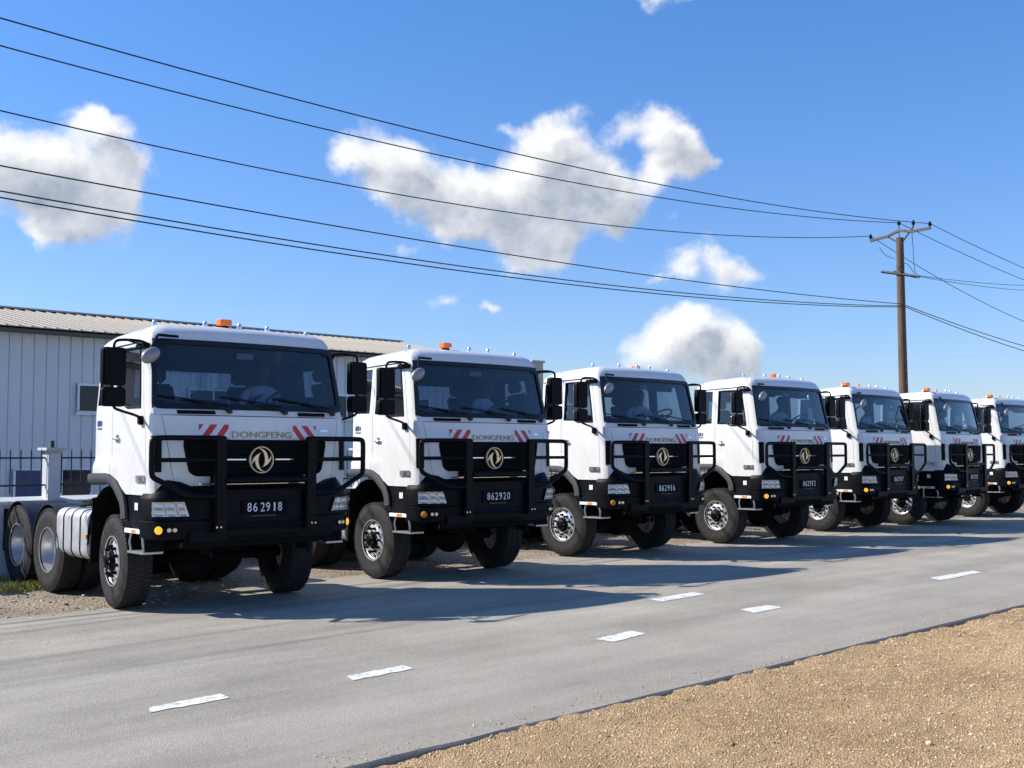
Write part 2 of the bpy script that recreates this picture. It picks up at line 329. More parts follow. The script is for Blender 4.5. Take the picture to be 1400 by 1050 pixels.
# ------------------------------------------------------------------ ground materials
def tone_mat(name, c0, c1, c2, rough=.9):
    m = bpy.data.materials.new(name); m.use_nodes = True; t = m.node_tree; b = t.nodes['Principled BSDF']
    a = nd(t, 'ShaderNodeAttribute', attribute_name='tone')
    r = nd(t, 'ShaderNodeValToRGB', {0: a.outputs['Fac']}); e = r.color_ramp.elements
    e[0].color = (*c0, 1); e[1].color = (*c2, 1); k = e.new(.55); k.color = (*c1, 1)
    t.links.new(r.outputs[0], b.inputs['Base Color']); b.inputs['Roughness'].default_value = rough; b.inputs['Specular IOR Level'].default_value = .2
    return m
def soil_mat(name, c0, c1, fine, big, bumps, spots=None):
    m = bpy.data.materials.new(name); m.use_nodes = True; t = m.node_tree; b = t.nodes['Principled BSDF']
    co = nd(t, 'ShaderNodeTexCoord').outputs['Object']
    n1 = nd(t, 'ShaderNodeTexNoise', {'Vector': co, 'Scale': fine, 'Detail': 8.0, 'Roughness': .7})
    n2 = nd(t, 'ShaderNodeTexNoise', {'Vector': co, 'Scale': big, 'Detail': 4.0})
    f = M(t, 'ADD', M(t, 'MULTIPLY', n1.outputs[0], .65), M(t, 'MULTIPLY', n2.outputs[0], .35))
    mr = nd(t, 'ShaderNodeMapRange', {'Value': f, 'From Min': .36, 'From Max': .62})
    mi = nd(t, 'ShaderNodeMix', {0: mr.outputs[0], 6: (*c0, 1), 7: (*c1, 1)}, data_type='RGBA'); out = mi.outputs[2]
    if spots:
        n3 = nd(t, 'ShaderNodeTexNoise', {'Vector': co, 'Scale': 1.1, 'Detail': 5.0}); r3 = nd(t, 'ShaderNodeMapRange', {'Value': n3.outputs[0], 'From Min': .5, 'From Max': .68})
        out = nd(t, 'ShaderNodeMix', {0: r3.outputs[0], 6: out, 7: (*spots, 1)}, data_type='RGBA').outputs[2]
    t.links.new(out, b.inputs['Base Color']); b.inputs['Roughness'].default_value = .95; b.inputs['Specular IOR Level'].default_value = .15
    vo = nd(t, 'ShaderNodeTexVoronoi', {'Vector': co, 'Scale': fine * 1.3})
    bp = nd(t, 'ShaderNodeBump', {'Height': M(t, 'ADD', n1.outputs[0], vo.outputs[0]), 'Strength': bumps, 'Distance': .022})
    t.links.new(bp.outputs[0], b.inputs['Normal']); return m
gravel_m = soil_mat('gravel_sand', (.36, .225, .11), (.75, .525, .29), 66, .8, 1.0)
verge_m = soil_mat('verge_soil', (.17, .135, .10), (.40, .33, .255), 22, 1.0, .9, spots=(.30, .24, .175))
land_m = soil_mat('far_ground', (.20, .17, .12), (.33, .27, .18), 3, .05, .2)
peb_m = tone_mat('gravel_stones', (.25, .158, .08), (.66, .47, .265), (.84, .67, .45))
rub_m = tone_mat('verge_stones', (.13, .105, .08), (.33, .275, .215), (.55, .49, .41))
def asphalt_mat():
    m = bpy.data.materials.new('asphalt'); m.use_nodes = True; t = m.node_tree; b = t.nodes['Principled BSDF']
    co = nd(t, 'ShaderNodeTexCoord').outputs['Object']; sp_ = nd(t, 'ShaderNodeSeparateXYZ', {0: co})
    vo = nd(t, 'ShaderNodeTexVoronoi', {'Vector': co, 'Scale': 150.0}); n1 = nd(t, 'ShaderNodeTexNoise', {'Vector': co, 'Scale': 105.0, 'Detail': 6.0, 'Roughness': .8})
    spk = nd(t, 'ShaderNodeMix', {0: nd(t, 'ShaderNodeMapRange', {'Value': n1.outputs[0], 'From Min': .3, 'From Max': .7}).outputs[0], 6: (.155, .139, .113, 1), 7: (.61, .548, .445, 1)}, data_type='RGBA')
    vsep = nd(t, 'ShaderNodeSeparateColor', {0: vo.outputs['Color']})
    chip = nd(t, 'ShaderNodeMix', {0: nd(t, 'ShaderNodeMapRange', {'Value': vsep.outputs[0], 'From Min': .80, 'From Max': .92}).outputs[0], 6: spk.outputs[2], 7: (.54, .52, .48, 1)}, data_type='RGBA')
    # long streaks of wear along the lanes
    mp = nd(t, 'ShaderNodeMapping', {'Vector': co, 'Scale': (.16, 1.1, 1)})
    n2 = nd(t, 'ShaderNodeTexNoise', {'Vector': mp.outputs[0], 'Scale': 1.6, 'Detail': 7.0, 'Roughness': .6})
    st = nd(t, 'ShaderNodeMapRange', {'Value': n2.outputs[0], 'From Min': .35, 'From Max': .68, 'To Min': .84, 'To Max': 1.15})
    n4 = nd(t, 'ShaderNodeTexNoise', {'Vector': co, 'Scale': .9, 'Detail': 5.0}); pt = nd(t, 'ShaderNodeMapRange', {'Value': n4.outputs[0], 'From Min': .3, 'From Max': .7, 'To Min': .88, 'To Max': 1.10})
    k = M(t, 'MULTIPLY', st.outputs[0], pt.outputs[0])
    # old stains and wheel tracks
    n5 = nd(t, 'ShaderNodeTexNoise', {'Vector': co, 'Scale': 1.7, 'Detail': 7.0, 'Roughness': .55}); sn = nd(t, 'ShaderNodeMapRange', {'Value': n5.outputs[0], 'From Min': .64, 'From Max': .74, 'To Min': 1.0, 'To Max': .86})
    tw = nd(t, 'ShaderNodeMapRange', {'Value': M(t, 'SINE', M(t, 'MULTIPLY', M(t, 'SUBTRACT', sp_.outputs[1], 6.3), 3.4)), 'From Min': -1.0, 'From Max': 1.0, 'To Min': .95, 'To Max': 1.05})
    k = M(t, 'MULTIPLY', k, M(t, 'MULTIPLY', sn.outputs[0], tw.outputs[0]))
    c1 = nd(t, 'ShaderNodeMix', {0: 1.0, 6: chip.outputs[2], 7: nd(t, 'ShaderNodeCombineColor', {0: k, 1: k, 2: k}).outputs[0]}, data_type='RGBA', blend_type='MULTIPLY')
    # sand carried on to the road from the gravel shoulder and from the verge
    d1 = nd(t, 'ShaderNodeMapRange', {'Value': sp_.outputs[1], 'From Min': 5.4, 'From Max': 8.6, 'To Min': .62, 'To Max': .0})
    d2 = nd(t, 'ShaderNodeMapRange', {'Value': sp_.outputs[1], 'From Min': 11.6, 'From Max': 12.8, 'To Min': .0, 'To Max': .45})
    n3 = nd(t, 'ShaderNodeTexNoise', {'Vector': mp.outputs[0], 'Scale': 3.0, 'Detail': 8.0, 'Roughness': .65})
    dust = M(t, 'MULTIPLY', M(t, 'ADD', d1.outputs[0], d2.outputs[0]), nd(t, 'ShaderNodeMapRange', {'Value': n3.outputs[0], 'From Min': .3, 'From Max': .65}).outputs[0])
    c2 = nd(t, 'ShaderNodeMix', {0: dust, 6: c1.outputs[2], 7: (.42, .365, .30, 1)}, data_type='RGBA')
    t.links.new(c2.outputs[2], b.inputs['Base Color']); b.inputs['Roughness'].default_value = .9; b.inputs['Specular IOR Level'].default_value = .25
    bp = nd(t, 'ShaderNodeBump', {'Height': M(t, 'ADD', n1.outputs[0], M(t, 'MULTIPLY', vo.outputs[0], .8)), 'Strength': .85, 'Distance': .009})
    t.links.new(bp.outputs[0], b.inputs['Normal']); return m
asph = asphalt_mat()
def marking_mat():
    m = bpy.data.materials.new('road_paint'); m.use_nodes = True; t = m.node_tree; b = t.nodes['Principled BSDF']
    co = nd(t, 'ShaderNodeTexCoord').outputs['Object']
    n1 = nd(t, 'ShaderNodeTexNoise', {'Vector': co, 'Scale': 16.0, 'Detail': 8.0, 'Roughness': .75}); r1 = nd(t, 'ShaderNodeMapRange', {'Value': n1.outputs[0], 'From Min': .53, 'From Max': .60})
    mi = nd(t, 'ShaderNodeMix', {0: r1.outputs[0], 6: (.70, .69, .65, 1), 7: (.33, .31, .28, 1)}, data_type='RGBA')
    t.links.new(mi.outputs[2], b.inputs['Base Color']); b.inputs['Roughness'].default_value = .8; return m
mark_m = marking_mat()

# ------------------------------------------------------------------ ground, road, verge, gravel
Y0, Y1 = 5.42, 12.68
def far_edge(x): return Y1 + .75 * np.clip((np.asarray(x) - 6.9) / 1.6, 0, 1) + .10 * fbm(np.asarray(x, float), np.zeros_like(np.asarray(x, float)), .5, 3, 77)
b = MB()
g_x = [-1500, -200, -60, 60, 200, 3000]; g_y = [-1500, -200, -30, 60, 200, 3000]
b.grid(lambda x, y: (x, y, -.30), g_x, g_y); structure(b.build('ground', land_m))
def edge_lo(x): return Y0 + .035 * fbm(np.asarray(x) * 1.0, np.zeros_like(x), 2.2, 5, 11) + .05 * fbm(np.asarray(x), np.ones_like(x), .35, 2, 3)
xs = np.concatenate([np.arange(-60, 1, 1.0), np.arange(1, 30, .04), np.arange(30, 60, .4), np.arange(60, 301, 6.0)])
el_ = edge_lo(xs); b = MB()
vv = []; n = len(xs)
prof = [(0, -.20), (0, -.012), (.012, 0), (.8, .004), (3.6, .03), (6.4, .004), (7.26, -.005)]
for x, e in zip(xs, el_):
    for k, (dy, z) in enumerate(prof):
        y = float(far_edge(x)) + .15 if k == len(prof) - 1 else (e + dy if k < 4 else Y0 + dy); vv.append((x, y, z))
K = len(prof); b.add(vv, [(i * K + j, (i + 1) * K + j, (i + 1) * K + j + 1, i * K + j + 1) for i in range(n - 1) for j in range(K - 1)])
road = structure(b.build('road', asph, smooth=30))
def road_z(y): return float(np.interp(y, [Y0, Y0 + .8, Y0 + 3.6, Y0 + 6.4, Y1], [0, .004, .03, .004, -.005]))
for Q in [[(3.98, 7.59), (3.91, 7.44), (4.56, 7.46), (4.57, 7.63)], [(5.64, 7.51), (5.57, 7.34), (6.24, 7.38), (6.24, 7.55)], [(8.43, 7.3), (8.43, 7.08), (9.04, 7.16), (9.06, 7.37)],
          [(11.14, 7.47), (11.02, 7.22), (11.65, 7.22), (11.67, 7.46)], [(11.04, 8.69), (10.98, 8.47), (11.94, 8.52), (11.97, 8.75)], [(15.76, 7.41), (15.62, 7.17), (17.06, 7.2), (17.16, 7.39)]]:
    q = np.array(Q); N = 14; top = []; bot = []
    for i in range(N + 1):                            # painted by hand: the long edges wander a little
        t = i / N; a = q[1] * (1 - t) + q[2] * t; c = q[0] * (1 - t) + q[3] * t
        a = a + (.012 * (rng.random() - .5), .022 * (rng.random() - .5)); c = c + (.012 * (rng.random() - .5), .022 * (rng.random() - .5)); bot.append(a); top.append(c)
    b = MB(); rows = []
    for a, c in zip(bot, top):
        for s_ in (0, .5, 1): p = a * (1 - s_) + c * s_; rows.append((p[0], p[1], road_z(p[1]) + .005))
    b.add(rows, [(i * 3 + j, (i + 1) * 3 + j, (i + 1) * 3 + j + 1, i * 3 + j + 1) for i in range(N) for j in range(2)])
    b.build('lane_marking', mark_m, road)
def gravel_z(X, Y):
    d = np.clip((Y0 - Y) / .5, 0, 1)
    return -.034 + .012 * (1 - d) + .05 * fbm(X, Y, .45, 3, 21) + .045 * fbm(X, Y, 3.0, 3, 5) + .045 * fbm(X, Y, 11, 3, 9)
structure(grid_mesh('gravel_shoulder', np.arange(1.5, 22, .045), np.arange(-3.5, 5.60, .045), gravel_z, gravel_m))
gl = grid_mesh('gravel_field', np.concatenate([np.arange(-60, 22, 1.2), np.arange(22, 120, 1.5), np.arange(120, 400, 14)]), np.concatenate([np.arange(-40, -3.5, 2.), np.arange(-3.5, 5.8, .5)]),
               lambda X, Y: np.where((X > 2) & (X < 21.5) & (Y > -3.2), -.16, gravel_z(X, Y) - .012), gravel_m); structure(gl)
# loose stones on the gravel
n = 62000; px = 3.3 + 13.5 * nrg.random(n) ** 1.25; py = .36 * px - .7 + nrg.random(n) * np.maximum(.05, 5.40 - .36 * px + .7)
px = np.concatenate([px, nrg.uniform(0, 22, 9000)]); py = np.concatenate([py, nrg.uniform(-3, 5.38, 9000)]); n = len(px)
sz = .0032 + .0052 * nrg.random(n) ** 2.4 + .012 * (nrg.random(n) > .9988); pz = gravel_z(px, py) + sz * .2
pebbles('loose_gravel', np.stack([px, py, pz], -1), sz, peb_m)['label'] = 'loose tan gravel stones on the road shoulder'
n = 1500; px = nrg.uniform(3.5, 24, n); py = Y0 + .02 + np.abs(nrg.normal(0, .16, n)); sz = .0025 + .005 * nrg.random(n) ** 3
pebbles('spilled_grit', np.stack([px, py, .004 + sz * .4], -1), sz, peb_m)['label'] = 'scattered grit lying on the asphalt edge'
def verge_z(X, Y):
    d = np.clip((Y - far_edge(X)) / .45, -1, 1)
    return np.where(d < 0, -.012 + .09 * d, -.008 + .012 * d) + .05 * fbm(X, Y, 1.1, 4, 31) * np.clip(d + .6, .4, 1) + .03 * fbm(X, Y, 9, 3, 8) + .02 * np.clip((Y - 14.5), 0, 2)
structure(grid_mesh('verge', np.arange(-4, 48, .07), np.arange(12.30, 16.9, .07), verge_z, verge_m))
structure(grid_mesh('yard_ground', np.concatenate([np.arange(-60, 140, 2.), np.arange(140, 600, 20)]), np.concatenate([[12.75, 13.4, 16.5], np.arange(17, 60, 2.)]), lambda X, Y: np.where((X > -4) & (X < 47.5) & (Y < 16.6), -.15, -.02 + .06 * fbm(X, Y, .3, 3, 4)), verge_m))
n = 7000; px = nrg.uniform(2.5, 34, n); py = far_edge(px) - .06 + 3.3 * nrg.random(n) ** 1.4; sz = .006 + .026 * nrg.random(n) ** 4
near = (px < 9); sz = np.where(near, sz * 1.15, sz * .8)
pebbles('verge_rubble', np.stack([px, py, verge_z(px, py) + sz * .15], -1), sz, rub_m, flat=(.25, .6))['label'] = 'broken stones and clods on the dirt verge'
# grass tufts at the foot of the fence
gm = tone_mat('dry_grass', (.14, .16, .03), (.30, .29, .07), (.46, .41, .14))
V = []; F = []; T = []
for i in range(3000):
    cx, cy = rng.choice([(6.15, 15.12), (5.95, 15.2), (6.3, 15.25), (5.6, 15.3), (6.05, 15.05), (5.2, 15.3), (6.45, 16.15), (4.4, 15.6), (3.6, 16.0), (11.6, 16.1), (14.9, 16.15)])
    x, y = rng.gauss(cx, .17), min(16.38, rng.gauss(cy, .12)); z = float(verge_z(np.array(x), np.array(y))) - .005
    a = rng.uniform(0, 6.28); hgt = rng.uniform(.04, .13); w = rng.uniform(.003, .006); lx, ly = rng.gauss(0, .04), rng.gauss(0, .04); o = len(V)
    dx, dy = math.cos(a) * w, math.sin(a) * w
    V += [(x - dx, y - dy, z), (x + dx, y + dy, z), (x + lx * .4 + dx * .7, y + ly * .4 + dy * .7, z + hgt * .6), (x + lx * .4 - dx * .7, y + ly * .4 - dy * .7, z + hgt * .6), (x + lx, y + ly, z + hgt)]
    F += [(o, o + 1, o + 2, o + 3), (o + 3, o + 2, o + 4)]; T += [rng.random()] * 5
me = bpy.data.meshes.new('grass'); me.from_pydata(V, [], F); at = me.attributes.new('tone', 'FLOAT', 'POINT'); at.data.foreach_set('value', T); me.materials.append(gm)
go_ = link('grass', me); go_['kind'] = 'stuff'; go_['label'] = 'dry yellow green grass tufts along the fence foot'

# ------------------------------------------------------------------ fence
FY = 16.45
fence = tag(empty('boundary_fence', (7.1, FY, 0)), 'low blue grey wall with black iron railing and square pillars', 'fence')
fence_off = Matrix.Translation((-7.1, -FY, 0))
def FB(): return MB()
def fpart(b, name, m, parent=None, bevel=0):
    b.v = [(p[0] - 7.1, p[1] - FY, p[2]) for p in b.v]; return b.build(name, m, parent or fence, bevel=bevel)
XA, XB = -3.0, 46.0
b = FB(); b.box(XA, XB, FY + .02, FY + .16, -.25, 1.05); fpart(b, 'wall', fencew)
b = FB(); b.hexa([(XA, FY - .03, 1.05), (XB, FY - .03, 1.05), (XB, FY + .21, 1.05), (XA, FY + .21, 1.05)], [(XA, FY - .03, 1.10), (XB, FY - .03, 1.10), (XB, FY + .21, 1.16), (XA, FY + .21, 1.16)]); fpart(b, 'coping', fencew, bevel=.008)
b = FB(); b.box(XA, XB, FY + .075, FY + .105, 1.70, 1.725); fpart(b, 'rail', fencem)
b = FB(); b.box(XA, XB, FY + .075, FY + .105, 1.31, 1.335); fpart(b, 'rail', fencem)
PXS = [7.09 + 2.8 * k for k in range(-3, 14)]
pil = None
for xk in PXS:
    b = FB(); b.box(-.09, .09, -.02, .20, 0, 1.80)
    if pil is None:
        pil = b.build('pillar', fencew, fence, bevel=.008)
        c = MB(); c.box(-.11, .11, -.04, .22, 1.78, 1.815); c.box(-.145, .145, -.075, .255, 1.815, 1.86); c.build('cap', conc, pil, bevel=.006)
        c = MB(); c.lathe([(1.86, .034), (1.865, .04), (1.875, .034), (1.955, .034), (1.962, .03), (1.964, 0)], (0, .09, 0), 'z', 14); c.build('lamp_stub', fencem, pil)
        pil.location = (xk - 7.1, 0, 0); first = pil
    else:
        c = copy_tree(first, fence); c.location = (xk - 7.1, 0, 0)
b = MB(); b.tube([(0, .09, 1.20), (0, .09, 1.80), (0, .09, 1.845)], [.0095, .0095, .002], 6); bar = b.build('bar', fencem, fence)
x = XA + .06; cnt = 0
while x < XB - .05:
    if min(abs(x - p) for p in PXS) > .12:
        o = bar if cnt == 0 else bar.copy()
        if cnt: col.objects.link(o)
        o.location = (x - 7.1, 0, 0); cnt += 1
    x += .1475 if x < 30 else .30

# ------------------------------------------------------------------ metal shed behind the fence
BX0, BX1, BY, EZ, RY, RZ_ = -9.0, 20.6, 21.0, 4.0, 25.0, 4.84
shed = tag(empty('metal_shed', (BX0, BY, 0)), 'long blue grey sheet metal shed with tan ribbed roof behind the fence', 'building')
def spart(b, name, m, parent=None, bevel=0):
    b.v = [(p[0] - BX0, p[1] - BY, p[2]) for p in b.v]; return b.build(name, m, parent or shed, bevel=bevel)
b = FB(); b.box(BX0, BX1, BY + .03, 29, -.2, EZ - .02); b.prism([(BY + .03, EZ - .02), (RY, RZ_ - .06), (29, EZ - .02)], BX0 + .02, BX1 - .02, 'x'); spart(b, 'frame_core', wallp)
PW = .2265; npan = int((BX1 - BX0) / PW)
b = MB(); b.box(0.0, PW - .036, 0, .03, 0, EZ - .05); b.hexa([(PW - .036, .03, 0), (PW, .03, 0), (PW - .008, -.022, 0), (PW - .028, -.022, 0)], [(PW - .036, .03, EZ - .05), (PW, .03, EZ - .05), (PW - .008, -.022, EZ - .05), (PW - .028, -.022, EZ - .05)])
for zz in (.9, 2.32, 3.6): b.box(PW - .022, PW - .014, -.027, -.02, zz, zz + .008)
wp0 = b.build('wall_panel', wallp, shed)
for k in range(1, npan): o = wp0.copy(); col.objects.link(o); o.location = (k * PW, 0, 0)
sl_ = (RZ_ - EZ - .02) / (RY - 20.58)
def rz(y): return EZ + .02 + (y - 20.58) * sl_
b = MB(); Z0, Z1 = rz(20.58), rz(RY); ya, yb_ = 20.58 - BY, RY - BY
def slab(x0, x1, d0, d1): b.hexa([(x0, ya, Z0 + d0), (x1, ya, Z0 + d0), (x1, yb_, Z1 + d0), (x0, yb_, Z1 + d0)], [(x0, ya, Z0 + d1), (x1, ya, Z0 + d1), (x1, yb_, Z1 + d1), (x0, yb_, Z1 + d1)])
slab(0, PW - .05, 0, .012); b.hexa([(PW - .05, ya, Z0), (PW, ya, Z0), (PW, yb_, Z1), (PW - .05, yb_, Z1)], [(PW - .036, ya, Z0 + .034), (PW - .014, ya, Z0 + .034), (PW - .014, yb_, Z1 + .034), (PW - .036, yb_, Z1 + .034)])
rp0 = b.build('roof_sheet', roofp, shed)
for k in range(1, npan): o = rp0.copy(); col.objects.link(o); o.location = (k * PW, 0, 0)
b = FB(); b.hexa([(BX0, RY, RZ_ - .02), (BX1, RY, RZ_ - .02), (BX1, 29.4, EZ - .1), (BX0, 29.4, EZ - .1)], [(BX0, RY, RZ_ + .02), (BX1, RY, RZ_ + .02), (BX1, 29.4, EZ - .06), (BX0, 29.4, EZ - .06)]); spart(b, 'rear_roof', roofp)
b = FB(); b.prism([(RY - .16, RZ_ + .02), (RY, RZ_ + .075), (RY + .16, RZ_ + .02), (RY, RZ_ + .05)], BX0, BX1, 'x'); spart(b, 'ridge_cap', trimd)
b = FB(); b.box(BX0, BX1, 20.66, 20.99, EZ - .05, EZ + .0); spart(b, 'eave_soffit', trimd, bevel=.004)
def window(x0, x1, z0, z1, inner=None, mull=1):
    f = FB(); t = .045
    f.box(x0, x1, BY - .075, BY - .02, z0, z0 + t); f.box(x0, x1, BY - .075, BY - .02, z1 - t, z1); f.box(x0, x0 + t, BY - .075, BY - .02, z0 + t, z1 - t); f.box(x1 - t, x1, BY - .075, BY - .02, z0 + t, z1 - t)
    for k in range(1, mull + 1): xm = x0 + (x1 - x0) * k / (mull + 1); f.box(xm - .018, xm + .018, BY - .07, BY - .025, z0 + t, z1 - t)
    w = spart(f, 'window', winw, bevel=.003)
    g = FB(); g.box(x0 + t, x1 - t, BY - .045, BY - .035, z0 + t, z1 - t); spart(g, 'pane', inner or bglass, w)
    g = FB(); g.box(x0 - .03, x1 + .03, BY - .10, BY - .02, z0 - .035, z0 - .003); spart(g, 'sill', winw, w)
for xa in (9.43, 11.72, 13.3, 15.1, 17.0): window(xa, xa + 1.15, 2.52, 3.08)
bluew = mat('blue_shutter', (.035, .055, .15), .5, var=.2)
window(8.28, 8.86, .9, 1.50, bluew, 0); window(9.14, 9.76, .9, 1.50, None, 0); window(6.6, 7.4, .9, 1.5, None, 1); window(10.6, 11.4, .9, 1.5, None, 1)
annex = tag(empty('annex_wall', (23.0, 22.2, 0)), 'tan rendered wall block rising past the shed end', 'wall')
b = MB(); b.box(0, .45, 0, 7.0, -.2, 4.28); b.build('wall', tanw, annex, bevel=.01); b = MB(); b.box(-.04, .49, -.04, 7.04, 4.28, 4.34); b.build('coping', conc, annex, bevel=.008)

# ------------------------------------------------------------------ utility poles and wires
def pix_plane(u, v, yb):                              # where the sight line through a photo point meets the plane y = yb of the wire run
    x = (u - 700) / FPX; y = -(v - 525) / FPX; c, s_ = math.cos(PITCH), math.sin(PITCH)
    dx, dy, dz = x, c - y * s_, s_ + y * c; wx, wy = (dx + dy) / 2 ** .5, (dy - dx) / 2 ** .5; t = yb / wy
    return wx * t, CAMH + dz * t
PX, PY = 37.0, 18.2
pole = tag(empty('utility_pole', (PX, PY, 0)), 'weathered wooden utility pole with bent crossarm rising behind the trucks', 'pole', 'utility poles along the wires')
b = MB(); b.tube([(.12, .0, -.3), (.08, 0, 2.5), (.03, 0, 6), (0, 0, 9.1)], [.17, .16, .14, .125], 16); b.build('shaft', wood, pole)
b = MB()
for z in (5.2, 4.9, 4.5, 4.1, 6.1): b.box(-.02, .03, -.165, -.135, z, z + .05)
b.build('step_bolt', armm, pole)
b = MB()
pts = [(0, 1.08, 9.14), (0, .45, 9.22), (0, .02, 9.36), (0, -.42, 9.27), (0, -1.10, 9.30)]
for a, c in zip(pts, pts[1:]): b.hexa([(-.05, a[1], a[2] - .05), (.05, a[1], a[2] - .05), (.05, c[1], c[2] - .05), (-.05, c[1], c[2] - .05)], [(-.05, a[1], a[2] + .03), (.05, a[1], a[2] + .03), (.05, c[1], c[2] + .03), (-.05, c[1], c[2] + .03)])
b.build('crossarm', armm, pole)
b = MB(); b.tube([(0, .45, 9.2), (0, .12, 8.98)], .03, 8); b.tube([(0, -.5, 9.45), (0, -.42, 9.32), (0, -.12, 8.98)], .035, 8); b.tube([(0, .02, 9.05), (0, .02, 9.6)], .02, 8); b.build('brace', armm, pole)
def insul(y, z):
    c = MB(); c.lathe([(z - .02, .018), (z + .03, .02), (z + .05, .055), (z + .085, .05), (z + .09, .065), (z + .13, .055), (z + .16, .03), (z + .19, .035), (z + .2, 0)], (0, y, 0), 'z', 12); c.build('insulator', blackp, pole)
insul(.02, 9.50); insul(-.5, 9.44); insul(-1.08, 9.32); insul(1.07, 9.17)
b = MB(); b.tube([(-.13, .62, 7.98), (-.13, -.75, 7.66)], .045, 8); b.tube([(.13, .30, 7.98), (.13, -.5, 7.70)], .04, 8); b.build('lower_arm', fencem, pole)
b = MB(); b.tube([(0, -.44, 9.25), (.02, -.47, 8.6), (0, -.5, 7.9), (0, -.6, 7.75)], .010, 6, smooth=2); b.tube([(-.13, 0, 8.05), (-.05, -.25, 8.25), (0, -.5, 7.8)], .010, 6, smooth=2); b.tube([(0, .75, 8.85), (0, .55, 8.55), (0, .2, 8.4)], .010, 6, smooth=2); b.build('jumper_lead', wirem, pole)
p2 = copy_tree(pole); p2.location = (-12.4, PY, 0); p2['label'] = 'wooden utility pole beyond the shed carrying the near end of the wires'
def wire(pix, y, end, label, r=.012, right=None):
    P = [pix_plane(u, v, y) for u, v in pix]; P = [(x_ - end[0], z - end[1]) for x_, z in P]
    A = np.array([[p[0] ** 2, p[0]] for p in P]); zz = np.array([p[1] for p in P]); c = np.linalg.lstsq(A, zz, rcond=None)[0]
    b = MB(); xs_ = np.linspace(-12.4 - end[0], 0, 48); b.tube([(x_, 0, c[0] * x_ * x_ + c[1] * x_) for x_ in xs_], r, 6)
    o = b.build('overhead_wire', wirem); o.location = (end[0], y, end[1]); tag(o, label, 'wire')
wire([(0, 25), (420, 140.6), (500, 161.4), (740, 213.7), (1060, 283.2)], 17.12, (PX, 9.44), 'highest overhead wire, on the end insulator of the crossarm nearest the road')
wire([(0, 63), (420, 170.7), (500, 189.3), (740, 239.8), (1060, 293.3)], 18.22, (PX, 9.62), 'second highest overhead wire, fixed to the insulator over the pole top')
wire([(0, 153), (420, 239.8), (740, 297.4), (1060, 325.3)], 19.27, (PX, 9.30), 'third overhead wire, fixed to the low far end of the crossarm')
wire([(0, 228), (420, 299.7), (740, 355.9), (1060, 398.9)], 18.1, (PX, 6.80), 'upper cable of the lower wires, tied halfway up the pole')
wire([(0, 262), (420, 328.9), (740, 382.9), (1060, 408.5)], 18.12, (PX, 6.74), 'upper strand of the lowest twin cables')
wire([(0, 270.5), (420, 336.2), (740, 389.7), (1060, 411)], 18.05, (PX, 6.70), 'lower strand of the lowest twin cables')
def span(p0, p1, sag, label, r=.012):
    p0, p1 = Vector(p0), Vector(p1); b = MB(); b.tube([(p1 - p0) * t - Vector((0, 0, 4 * sag * t * (1 - t))) for t in np.linspace(0, 1, 30)], r, 6)
    o = b.build('overhead_wire', wirem); o.location = p0; tag(o, label, 'wire')
span((PX, 17.12, 9.44), (86, 17.1, 9.6), 1.15, 'wire leaving the end insulator towards the next pole, beyond the trucks')
span((PX, 18.22, 9.62), (86, 18.2, 9.8), 1.25, 'wire leaving the pole top insulator towards the next pole, beyond the trucks')
span((PX, 19.27, 9.30), (86, 19.3, 9.0), 2.3, 'wire leaving the low far end of the crossarm towards the next pole')
sx1, sz1 = pix_plane(1500, 385, 25.0)
span((PX, 17.55, 7.72), (sx1, 25, sz1), .30, 'upper service wire leaving the lower arm to one side', .010)
span((PX, 17.5, 7.68), (sx1, 25.1, sz1 - .35), .35, 'lower service wire leaving the lower arm to one side', .010)
span((PX, 18.1, 6.78), (86, 18.1, 6.9), 1.15, 'upper cable leaving the pole at half height', .014)
span((PX, 18.05, 6.70), (86, 18.1, 6.5), 1.25, 'lower cable leaving the pole at half height', .014)
p4 = copy_tree(pole); p4.location = (sx1 + .2, 25, 0); p4.scale = (1, 1, (sz1 + .4) / 9.4); p4['label'] = 'wooden utility pole set back from the row where the service wires end'
p3 = copy_tree(pole); p3.location = (86, PY, 0); p3['label'] = 'far wooden utility pole at the end of the outgoing wires'

# ------------------------------------------------------------------ the truck (x across, F forward of the front axle, z up)
ip = lambda z, t: float(np.interp(z, [p[0] for p in t], [p[1] for p in t]))
W_T = [(1.3, 1.25), (2.2, 1.25), (2.29, 1.245), (3.04, 1.185), (3.11, 1.172), (3.175, 1.130), (3.228, 1.055), (3.262, .93), (3.282, .70)]
F_T = [(1.3, 1.05), (1.5, 1.05), (1.95, 1.04), (2.20, 1.01), (2.29, .97), (3.04, .81), (3.11, .787), (3.175, .750), (3.228, .68), (3.262, .54), (3.282, .28)]
R_T = [(1.3, -.55), (3.04, -.55), (3.11, -.54), (3.175, -.51), (3.228, -.45), (3.262, -.33), (3.282, -.12)]
wz = lambda z: ip(z, W_T); fz = lambda z: ip(z, F_T); rzz = lambda z: ip(z, R_T)
def front_F(x, z): return fz(z) + .04 + .10 * (1 - min(1, (x / 1.21) ** 2))
ROWS = [None, 1.62, 1.66, 1.70, 1.80, 1.95, 2.20, 2.29, 2.45, 2.62, 2.80, 2.97, 3.04, 3.11, 3.175, 3.228, 3.262, 3.282]
SIDE = ['r0', 'r1', 'r2', 'r3', 'c0', -.42, -.06, .02, .09, .20, .30, .42, 'wf', 'df', 'c1', 'c2', 'we', 'seam', 'f3', 'f2', 'f1', 'f0']
CI = {k: i for i, k in enumerate(SIDE)}
NB = len(SIDE)
